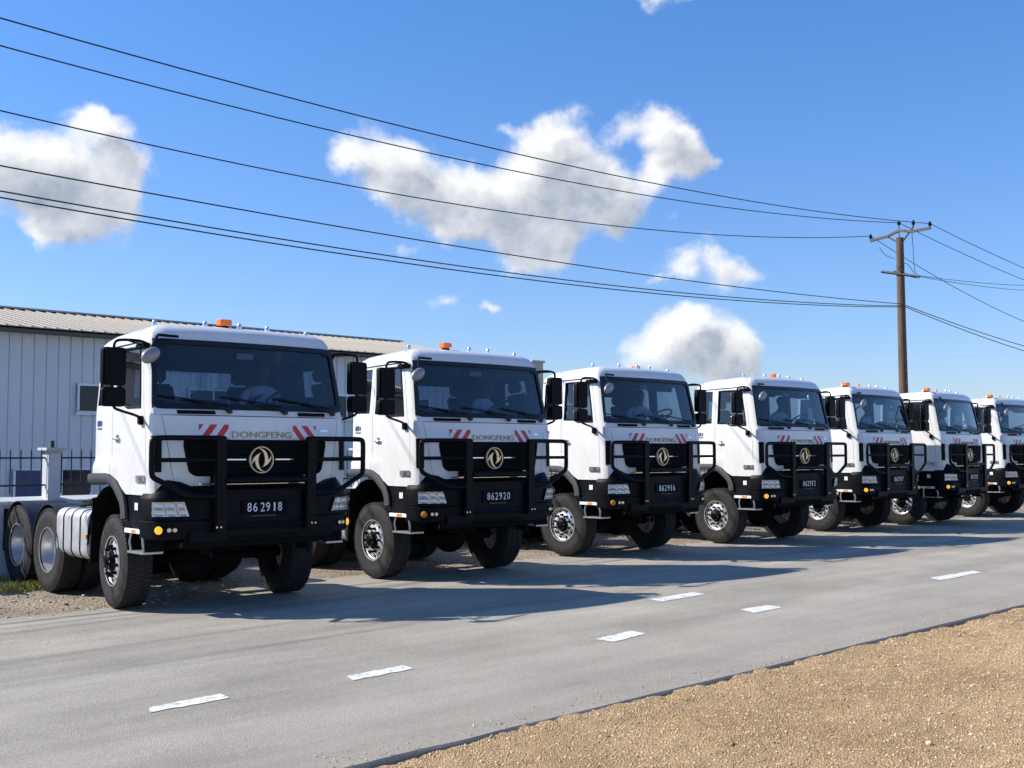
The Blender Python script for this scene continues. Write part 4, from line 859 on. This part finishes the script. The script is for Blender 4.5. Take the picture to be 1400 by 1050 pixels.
    t = TB(); t.box(sx * 1.17 - .12, sx * 1.17 + .12, .58, .98, .675, .70); t.tube([(sx * 1.26, .62, .69), (sx * 1.27, .60, .80), (sx * 1.26, .62, .90)], .014, 6); t.tube([(sx * 1.26, .95, .69), (sx * 1.28, .97, .78), (sx * 1.27, .93, .9)], .016, 6); es = t.build('entry_step', rimgrey, truck, bevel=.003); t = TB(); t.box(sx * 1.15 - .11, sx * 1.15 + .11, .90, 1.0, .70, .84); t.build('step_bracket', under, es, bevel=.005)
# number plate
t = TB(); t.box(-.30, .29, 1.322, 1.338, 1.085, 1.245); t.build('number_plate', plateb, truck, bevel=.006)
t = TB(); t.box(-.18, .14, 1.32, 1.345, 1.062, 1.078); t.build('plate_lamp_bar', greyp, truck, bevel=.004)
# bull bar
bbm = empty('bull_bar', (0, 0, 0), 0, truck)
for sx in (-1, 1):
    t = TB(); t.hexa([(sx * .505, 1.33, .90), (sx * .645, 1.33, .90), (sx * .645, 1.395, .90), (sx * .505, 1.395, .90)], [(sx * .515, 1.335, 1.97), (sx * .652, 1.335, 1.97), (sx * .652, 1.40, 1.97), (sx * .515, 1.40, 1.97)]); t.build('post', blackm, bbm, bevel=.014)
    t = TB(); t.tube([(sx * .58, 1.372, 1.945), (sx * 1.20, 1.33, 1.945), (sx * 1.335, 1.315, 1.94), (sx * 1.355, 1.31, 1.90), (sx * 1.355, 1.31, 1.75), (sx * 1.355, 1.31, 1.56), (sx * 1.33, 1.315, 1.51), (sx * 1.22, 1.33, 1.46), (sx * 1.00, 1.35, 1.34), (sx * .88, 1.355, 1.31), (sx * .60, 1.365, 1.305)], .030, 12, smooth=2); t.build('loop_tube', blackm, bbm)
    t = TB(); t.tube([(sx * .60, 1.370, 1.705), (sx * 1.35, 1.312, 1.705)], .024, 10); t.build('middle_tube', blackm, bbm)
    t = TB(); t.box(sx * .58 - .05, sx * .58 + .05, 1.15, 1.36, .92, .98); t.build('mount', blackm, bbm, bevel=.005); t = TB(); t.box(sx * .58 - .05, sx * .58 + .05, 1.20, 1.36, 1.25, 1.29); t.build('mount', blackm, bbm, bevel=.005)
    for xx in (.63, .58): t = TB(); t.cyl((sx * xx, 1.39, .965), (sx * xx, 1.404, .965), .011, 8); t.build('bolt', chrome, bbm)
t = TB(); t.tube([(-.52, 1.385, 1.475), (.52, 1.385, 1.475)], .038, 12); t.build('cross_tube', blackm, bbm)
t = TB(); t.hexa([(-.50, 1.30, .93), (.50, 1.30, .93), (.50, 1.36, .935), (-.50, 1.36, .935)], [(-.50, 1.30, 1.0), (.50, 1.30, 1.0), (.50, 1.335, 1.0), (-.50, 1.335, 1.0)]); t.build('lower_lip', blackp, bbm, bevel=.012)
# wheel arches
for sx in (-1, 1):
    C = [(-.60, 1.53, 1.40), (-.42, 1.542, 1.425), (-.20, 1.547, 1.43), (-.06, 1.545, 1.425), (.09, 1.515, 1.395), (.20, 1.455, 1.345), (.30, 1.375, 1.275), (.40, 1.29, 1.18), (.455, 1.18, 1.07), (.475, 1.05, .97)]
    t = TB(); rows = []
    for k, (F, zo, zi) in enumerate(C):
        n_ = Vector((-(C[min(k + 1, 9)][1] - C[max(k - 1, 0)][1]), C[min(k + 1, 9)][0] - C[max(k - 1, 0)][0])).normalized(); dF, dz = -n_[0] * .115, -n_[1] * .115
        for (fx, u) in ((1.245, -.02), (1.275, .02), (1.285, .45), (1.283, .9), (1.27, 1.0), (1.05, 1.02)): rows.append((sx * fx, F + dF * u, zo + dz * u))
    t.add(rows, [(i * 6 + j, (i + 1) * 6 + j, (i + 1) * 6 + j + 1, i * 6 + j + 1) for i in range(9) for j in range(5)]); t.build('wheel_arch_flare', greyp, truck, smooth=50)
    t = TB(); t.grid(lambda a, x: (x, -.06 + .70 * math.cos(a) * .92, .60 + .80 * math.sin(a)), np.linspace(R(5), R(175), 14), [sx * 1.235, sx * .70]); t.grid(lambda a, k: (sx * .70, -.06 + .64 * math.cos(a) * k, .60 + (.80 * math.sin(a)) * k), np.linspace(R(5), R(175), 14), [.3, 1.0]); t.build('wheel_arch_liner', under, truck)
    t = TB(); t.hexa([(sx * 1.22, -.66, .47), (sx * .75, -.66, .47), (sx * .75, -.62, .47), (sx * 1.22, -.62, .47)], [(sx * 1.22, -.60, 1.20), (sx * .75, -.60, 1.20), (sx * .75, -.57, 1.25), (sx * 1.22, -.57, 1.25)]); t.build('splash_flap', under, truck, bevel=.008)
# chassis
t = TB()
for sx in (-1, 1): t.box(sx * .43 - .04, sx * .43 + .04, -3.55, 1.10, .76, 1.02)
for F in (-3.5, -2.6, -1.9, -1.2, -.4, .6): t.box(-.39, .39, F - .06, F + .06, .80, .98)
ch = t.build('chassis_frame', under, truck, bevel=.008)
t = TB(); t.box(-.36, .36, -.9, .95, .86, 1.62); t.box(-.55, .55, .80, 1.02, .78, 1.4); t.box(-.26, .26, -.7, .6, .62, .86); t.box(-1.1, 1.1, -.52, .9, 1.50, 1.66); t.build('engine_block', under, ch, bevel=.03)
t = TB(); t.box(-.36, .36, -.10, .10, .42, .58); t.tube([(-.95, 0, .535), (.95, 0, .535)], .075, 12); t.ball((.18, 0, .52), .24, .26, .24); t.build('front_axle', under, ch)
for sx in (-1, 1):
    t = TB()
    for k in range(5): L = .75 - k * .11; t.tube([(sx * .5, -L, .64 - k * .022 + .05), (sx * .5, 0, .62 - k * .022), (sx * .5, L, .64 - k * .022 + .05)], .018, 6)
    t.build('leaf_spring', under, ch)
    t = TB(); t.box(sx * .62 - .03, sx * .62 + .03, 1.02, 1.22, .66, .76); t.tube([(sx * .62, 1.18, .71), (sx * .62, 1.27, .68), (sx * .62, 1.25, .62)], .02, 8, smooth=1); t.build('tow_hook', under, ch)
t = TB(); t.tube([(-.72, .30, .56), (.72, .30, .54)], .022, 8); t.tube([(-.3, .6, .80), (-.2, .9, .74), (.3, .95, .70), (.5, .6, .74)], .02, 8, smooth=1); t.build('steering_rod', under, ch)
t = TB(); t.box(-.5, .5, -2.75, -1.95, 1.06, 1.12); t.lathe([(1.12, .45), (1.17, .45), (1.175, .06)], (0, -2.35, 0), 'z', 24); t.hexa([(-.4, -3.1, 1.02), (.4, -3.1, 1.02), (.4, -2.75, 1.02), (-.4, -2.75, 1.02)], [(-.35, -3.05, 1.04), (.35, -3.05, 1.04), (.35, -2.75, 1.16), (-.35, -2.75, 1.16)]); t.build('fifth_wheel', under, truck, bevel=.008)
RA = (-2.02, -3.14)
t = TB()
for F in RA: t.tube([(-1.0, F, .535), (1.0, F, .535)], .09, 12); t.ball((0, F, .54), .26, .24, .25)
t.tube([(0, -.9, .75), (0, -2.0, .58)], .05, 10); t.build('rear_axle', under, ch)
# fuel tank
t = TB(); TP = rrect(.30, .49, 1.09, .12, 6); t.prism([(u - .93, z) for u, z in TP], -1.70, -.68, 'y'); tk = t.build('fuel_tank', alu, truck, bevel=.02)
for F in (-1.45, -1.19, -.92):
    t = TB(); LP = [(u - .93, F, z) for u, z in rrect(.305, .485, 1.095, .125, 6)]
    A_ = [(p[0], F - .016, p[2]) for p in LP] + [(p[0], F + .016, p[2]) for p in LP]; n_ = len(LP); t.add(A_, [(i, (i + 1) % n_, n_ + (i + 1) % n_, n_ + i) for i in range(n_)]); t.build('strap', blackp, tk, solid=.006)
t = TB(); t.tube([(-.8, -1.55, 1.09), (-.8, -1.55, 1.14)], .05, 14); t.tube([(-1.0, -1.5, 1.10), (-.9, -1.0, 1.20), (-.85, -.7, 1.22)], .022, 8, smooth=1); t.tube([(-.95, -1.2, 1.13), (-.7, -.9, 1.17), (-.6, -.7, 1.24)], .016, 8, smooth=1); t.build('tank_cap_and_hoses', under, tk)
t = TB(); t.box(-1.245, -1.225, -.76, -.70, .76, .80); t.build('side_marker', amber, tk)
t = TB(); t.box(.62, 1.18, -1.35, -.68, .55, 1.02); t.build('battery_box', under, truck, bevel=.02)
# rear mudguards
for sx in (-1, 1):
    for F in RA:
        t = TB(); A0 = np.linspace(R(-8), R(188), 18); t.grid(lambda a, k: (sx * (1.22 if k in (1, 2) else .62), F + (.575 if k in (0, 1) else .585) * math.cos(a) * .97, .54 + (.575 if k in (0, 1) else .585) * math.sin(a)), A0, [0, 1, 2, 3]); t.build('mudguard', navy, truck)
    t = TB(); t.box(sx * 1.21, sx * .63, -3.72, -3.705, .42, 1.0); t.build('mud_flap', blackp, truck)
    t = TB(); t.box(sx * .75 - .1, sx * .75 + .1, -3.62, -3.57, .80, .92); t.build('tail_lamp', red, truck, bevel=.008)

# wheels
def tyre_mesh(b, x0, x1, r=.535, rim=.288, n=72):
    w = x1 - x0; P = [(0, rim), (-.004, rim + .015), (.000, rim + .06), (-.010, rim + .10), (-.012, r - .12), (-.002, r - .055), (.016, r - .03), (.022, r - .010)]
    prof = [(x0 + p[0], p[1]) for p in P] + [(x0 + w * .25, r - .009), (x0 + w * .5, r - .009), (x0 + w * .75, r - .009)] + [(x1 - p[0], p[1]) for p in P[::-1]] + [(x1, rim - .02), (x0, rim - .02)]
    b.lathe(prof, (0, 0, 0), 'x', n, closed=True)
    nb_ = 60
    for k in range(nb_):                              # tread blocks
        for (xa, xb, dt) in ((x0 + .004, x0 + w * .30, 0), (x0 + w * .34, x0 + w * .64, .5), (x0 + w * .69, x1 - .004, 0)):
            a0 = 2 * math.pi * (k + dt) / nb_; a1 = a0 + 2 * math.pi / nb_ * .74; ri = r - .03 if dt == 0 else r - .02
            c = lambda x, a, rr: (x, rr * math.cos(a), rr * math.sin(a))
            sh_ = .010 if dt == 0 else 0
            xo0 = xa; ro = r
            b.hexa([c(xa, a0, ri), c(xb, a0, ri), c(xb, a1, ri), c(xa, a1, ri)], [c(xa + (sh_ if xa < x0 + .01 else 0), a0, ro - .002), c(xb - (sh_ if xb > x1 - .01 else 0), a0, ro), c(xb - (sh_ if xb > x1 - .01 else 0), a1, ro), c(xa + (sh_ if xa < x0 + .01 else 0), a1, ro - .002)])
def front_wheel():
    wl = empty('front_wheel')
    t = TB(); tyre_mesh(t, -.155, .155); t.build('tyre', rubber, wl, smooth=35, merge=False)
    t = TB()                                          # outside is -x
    t.lathe([(-.150, .292), (-.160, .288), (-.158, .278), (-.135, .272), (-.125, .262), (-.122, .240), (-.130, .205), (-.142, .175), (-.150, .150), (-.152, .05), (-.10, .05), (-.10, .255), (.14, .285), (.155, .292)], (0, 0, 0), 'x', 48); rm_ = t.build('rim', steel, wl, smooth=50)
    t = TB()
    for k in range(10): a = 2 * math.pi * (k + .5) / 10; t.lathe([(-.1225, .027), (-.129, .026), (-.1285, 0)], (0, .222 * math.cos(a), .222 * math.sin(a)), 'x', 12)
    t.build('hand_holes', plateb, rm_)['kind'] = 'stuff'
    t = TB(); t.lathe([(-.15, .125), (-.165, .12), (-.17, .098), (-.205, .092), (-.222, .075), (-.226, .045), (-.236, .04), (-.238, 0)], (0, 0, 0), 'x', 28); t.build('hub', blackp, wl)
    t = TB()
    for k in range(10):
        a = 2 * math.pi * k / 10; c = (0, .168 * math.cos(a), .168 * math.sin(a)); t.lathe([(-.145, .022), (-.16, .022), (-.162, .017), (-.20, .016), (-.203, 0)], c, 'x', 8)
    t.build('lug_nuts', blackp, wl)['kind'] = 'stuff'
    t = TB()
    for k in range(8): a = 2 * math.pi * (k + .3) / 8; t.lathe([(-.204, .010), (-.214, .009), (-.215, 0)], (0, .083 * math.cos(a), .083 * math.sin(a)), 'x', 6)
    t.build('hub_bolts', chrome, wl)['kind'] = 'stuff'; return wl
def rear_wheel():
    wl = empty('rear_wheel')
    for nm, a, c in (('tyre', -.14, .13), ('tyre', .18, .45)): t = TB(); tyre_mesh(t, a, c, n=56); t.build(nm, rubber, wl, smooth=35, merge=False)
    t = TB(); t.lathe([(-.135, .292), (-.145, .288), (-.143, .274), (-.10, .262), (.02, .245), (.05, .225), (.06, .20), (.045, .165), (.05, .12), (.0, .115), (-.02, .09), (-.022, 0)], (0, 0, 0), 'x', 44); rm_ = t.build('rim', rimgrey, wl, smooth=45)
    t = TB()
    for k in range(10): a = 2 * math.pi * k / 10; t.lathe([(.05, .018), (.02, .018), (.0, .012), (-.002, 0)], (0, .148 * math.cos(a), .148 * math.sin(a)), 'x', 8)
    t.build('lug_nuts', rimgrey, rm_)['kind'] = 'stuff'; return wl
fw = front_wheel(); rw = rear_wheel()
def put_wheel(src, first, x, F, rot, roll):
    o = src if first else copy_tree(src)
    o.parent = truck; o.location = (x, -F, .535); o.rotation_euler = (roll, 0, rot); return o
put_wheel(fw, True, -1.055, 0, 0, .2); put_wheel(fw, False, 1.055, 0, math.pi, 1.1)
put_wheel(rw, True, -1.08, RA[0], 0, .5); put_wheel(rw, False, -1.08, RA[1], 0, 1.3); put_wheel(rw, False, 1.08, RA[0], math.pi, .1); put_wheel(rw, False, 1.08, RA[1], math.pi, .9)

# ------------------------------------------------------------------ the driver
def make_person():
    J = {'pel': (0, 0, 0), 'bel': (0, .02, .16), 'che': (0, .05, .34), 'col': (0, .08, .48), 'nek': (0, .10, .57), 'hd0': (0, .12, .64), 'hd1': (0, .125, .745)}
    rad = {'pel': .15, 'bel': .14, 'che': .155, 'col': .10, 'nek': .055, 'hd0': .075, 'hd1': .085}
    E_ = [('pel', 'bel'), ('bel', 'che'), ('che', 'col'), ('col', 'nek'), ('nek', 'hd0'), ('hd0', 'hd1')]
    for s_, n_ in ((-1, 'l'), (1, 'r')):
        for k, p, r_ in (('sh', (s_ * .19, .07, .45), .062), ('el', (s_ * .27, .22, .24), .045), ('wr', (s_ * .17, .42, .36), .030), ('hn', (s_ * .15, .475, .385), .034), ('hp', (s_ * .10, .02, -.02), .10), ('kn', (s_ * .16, .42, .02), .065), ('an', (s_ * .16, .52, -.30), .045), ('to', (s_ * .16, .66, -.34), .04)): J[k + n_] = p; rad[k + n_] = r_
        E_ += [('col', 'sh' + n_), ('sh' + n_, 'el' + n_), ('el' + n_, 'wr' + n_), ('wr' + n_, 'hn' + n_), ('pel', 'hp' + n_), ('hp' + n_, 'kn' + n_), ('kn' + n_, 'an' + n_), ('an' + n_, 'to' + n_)]
        for q in range(4):
            a, c = 'f%d' % q + n_, 'g%d' % q + n_; J[a] = (s_ * (.125 + .018 * q), .515, .40 - .008 * q); J[c] = (s_ * (.125 + .018 * q), .525, .362 - .004 * q); rad[a] = rad[c] = .0095; E_ += [('hn' + n_, a), (a, c)]
        J['t' + n_] = (s_ * .105, .49, .41); J['u' + n_] = (s_ * .10, .525, .405); rad['t' + n_] = .0105; rad['u' + n_] = .009; E_ += [('hn' + n_, 't' + n_), ('t' + n_, 'u' + n_)]
    ks = list(J); me = bpy.data.meshes.new('person'); me.from_pydata([(p[0], -p[1], p[2]) for p in J.values()], [(ks.index(a), ks.index(c)) for a, c in E_], [])
    ob = bpy.data.objects.new('person_build', me); col.objects.link(ob)
    sk = ob.modifiers.new('s', 'SKIN'); ss = ob.modifiers.new('u', 'SUBSURF'); ss.levels = 1
    for i, k in enumerate(ks): me.skin_vertices[0].data[i].radius = (rad[k], rad[k]); me.skin_vertices[0].data[i].use_root = (k == 'pel')
    dg = bpy.context.evaluated_depsgraph_get(); dg.update(); m2 = bpy.data.meshes.new_from_object(ob.evaluated_get(dg)); bpy.data.objects.remove(ob)
    bm = bmesh.new(); bm.from_mesh(m2)
    def add_ball(c, r_):
        bmesh.ops.create_uvsphere(bm, u_segments=20, v_segments=14, radius=1, matrix=Matrix.Translation((c[0], -c[1], c[2])) @ Matrix.Diagonal((*r_, 1)))
    add_ball((0, .125, .72), (.076, .098, .118)); add_ball((0, .222, .70), (.016, .020, .026)); add_ball((0, .195, .635), (.045, .03, .03)); add_ball((0, .212, .655), (.028, .012, .010))
    for s_ in (-1, 1): add_ball((s_ * .079, .115, .71), (.012, .022, .033)); add_ball((s_ * .032, .207, .728), (.016, .010, .010))
    bm.to_mesh(m2); bm.free()
    ob = bpy.data.objects.new('pb', m2); col.objects.link(ob); rmz = ob.modifiers.new('r', 'REMESH'); rmz.mode = 'VOXEL'; rmz.voxel_size = .009; rmz.use_smooth_shade = True; dc = ob.modifiers.new('d', 'DECIMATE'); dc.ratio = .35
    dg = bpy.context.evaluated_depsgraph_get(); dg.update(); m3 = bpy.data.meshes.new_from_object(ob.evaluated_get(dg)); bpy.data.objects.remove(ob); m3.name = 'person'
    m3.materials.clear()
    for m_ in (shirt, skin, trous): m3.materials.append(m_)
    for p in m3.polygons:
        x, y, z = p.center; F = -y; p.use_smooth = True
        sk_ = z > .535 or (F > .25 and z > .15 and abs(x) < .32 and F > .30) ; p.material_index = 1 if (z > .535 or (F > .33 and z > .2)) else (2 if z < .05 else 0)
    hb = MB(); hb.flip = True; hb.ball((0, .105, .755), .085, .102, .095, 20, 12); hair = hb.build('hair', hairm)
    return m3, hair
pmesh, hair0 = make_person()

# ------------------------------------------------------------------ place the row of trucks
ROWT = [(7.38, 12.62, -3.1, '862918'), (11.44, 12.96, -3.3, '862920'), (15.90, 13.42, -2.4, '862916'), (20.05, 13.12, -2.9, '862912'), (24.48, 13.50, -.7, '862917'), (27.88, 13.26, 1.5, '862921'), (32.39, 13.49, -3.0, None)]
LAB = ['white tractor truck with number plate 862918, fuel tank and rear wheels showing', 'white tractor truck with number plate 862920, beside the one plated 862918', 'white tractor truck with number plate 862916 and an unlit indicator',
       'white tractor truck with number plate 862912 and a lit amber indicator', 'white tractor truck with number plate 862917 and an orange second roof lamp', 'white tractor truck with number plate 862921, parked just before the utility pole', 'white tractor truck parked last in the row, past the utility pole']
trucks = [truck] + [copy_tree(truck) for _ in range(6)]
for i, (tr_, (x, y, yaw, num)) in enumerate(zip(trucks, ROWT)):
    tr_.location = (x, y, .012); tr_.rotation_euler = (0, 0, R(yaw)); tag(tr_, LAB[i], 'truck', 'tractor trucks parked along the road')
    if num:
        np_ = [c for c in tr_.children if c.name.startswith('number_plate')][0]
        for dch, dx in zip(num, (-.195, -.122, -.028, .040, .124, .195) if i == 0 else (-.185, -.111, -.037, .037, .111, .185)):
            tm = fit_text(text_mesh(dch, .1, .002, 'plate_digit'), .020 if dch == '1' else .052, .100); tm.materials.append(platew)
            o = link('plate_digit', tm, np_); o.location = (-.005 + dx, -1.340, 1.168)
    if i in (1, 2):                                   # indicators unlit on these two
        for ch_ in tr_.children:
            if ch_.name.startswith('indicator'):
                for l_ in ch_.children: l_.data = l_.data.copy(); l_.data.materials[0] = amber
    if i == 1:
        for ch_ in tr_.children:
            if ch_.name.startswith('beacon'): ch_.location.x = -.23
    if i == 2:
        for ch_ in tr_.children:
            if ch_.name.startswith('beacon'): ch_.location.x = .24; ch_.scale = (.8, .9, .985)
    if i == 3:
        for ch_ in tr_.children:
            if ch_.name.startswith('beacon'): ch_.scale = (.55, .75, .985); ch_.location = (-.03, -.15, .03)
    if i >= 4:
        mk = [c for c in tr_.children if c.name.startswith('roof_marker_lamp')]
        mk[1].data = mk[1].data.copy(); mk[1].data.materials[0] = orange
        for ch_ in tr_.children:
            if ch_.name.startswith('beacon'): ch_.location.x = -.82; ch_.location.z = -.03
    for ch_ in tr_.children:
        if ch_.name.startswith('front_wheel'): ch_.rotation_euler.z += R((-6, -3, 2, 0, -5, 2, -3)[i]); ch_.rotation_euler.x += .37 * i
    pr = link('person', pmesh); pr.location = tr_.matrix_basis @ Vector((.57, -.16, 2.07)); pr.rotation_euler = (R(6 if i % 2 else 0), 0, R(yaw + (-14, 10, -22, -10, 6, -4, 8)[i]))
    tag(pr, 'person in a pale shirt at the wheel of the ' + ('truck with fuel tank showing', 'second truck from the shed', 'third truck from the shed', 'fourth truck from the shed', 'fifth truck from the shed', 'truck just before the utility pole', 'last truck in the row')[i], 'person', 'drivers sitting in the trucks')
    hh = hair0 if i == 0 else hair0.copy()
    if i: col.objects.link(hh)
    hh.parent = pr; hh.location = (0, .012, .012)
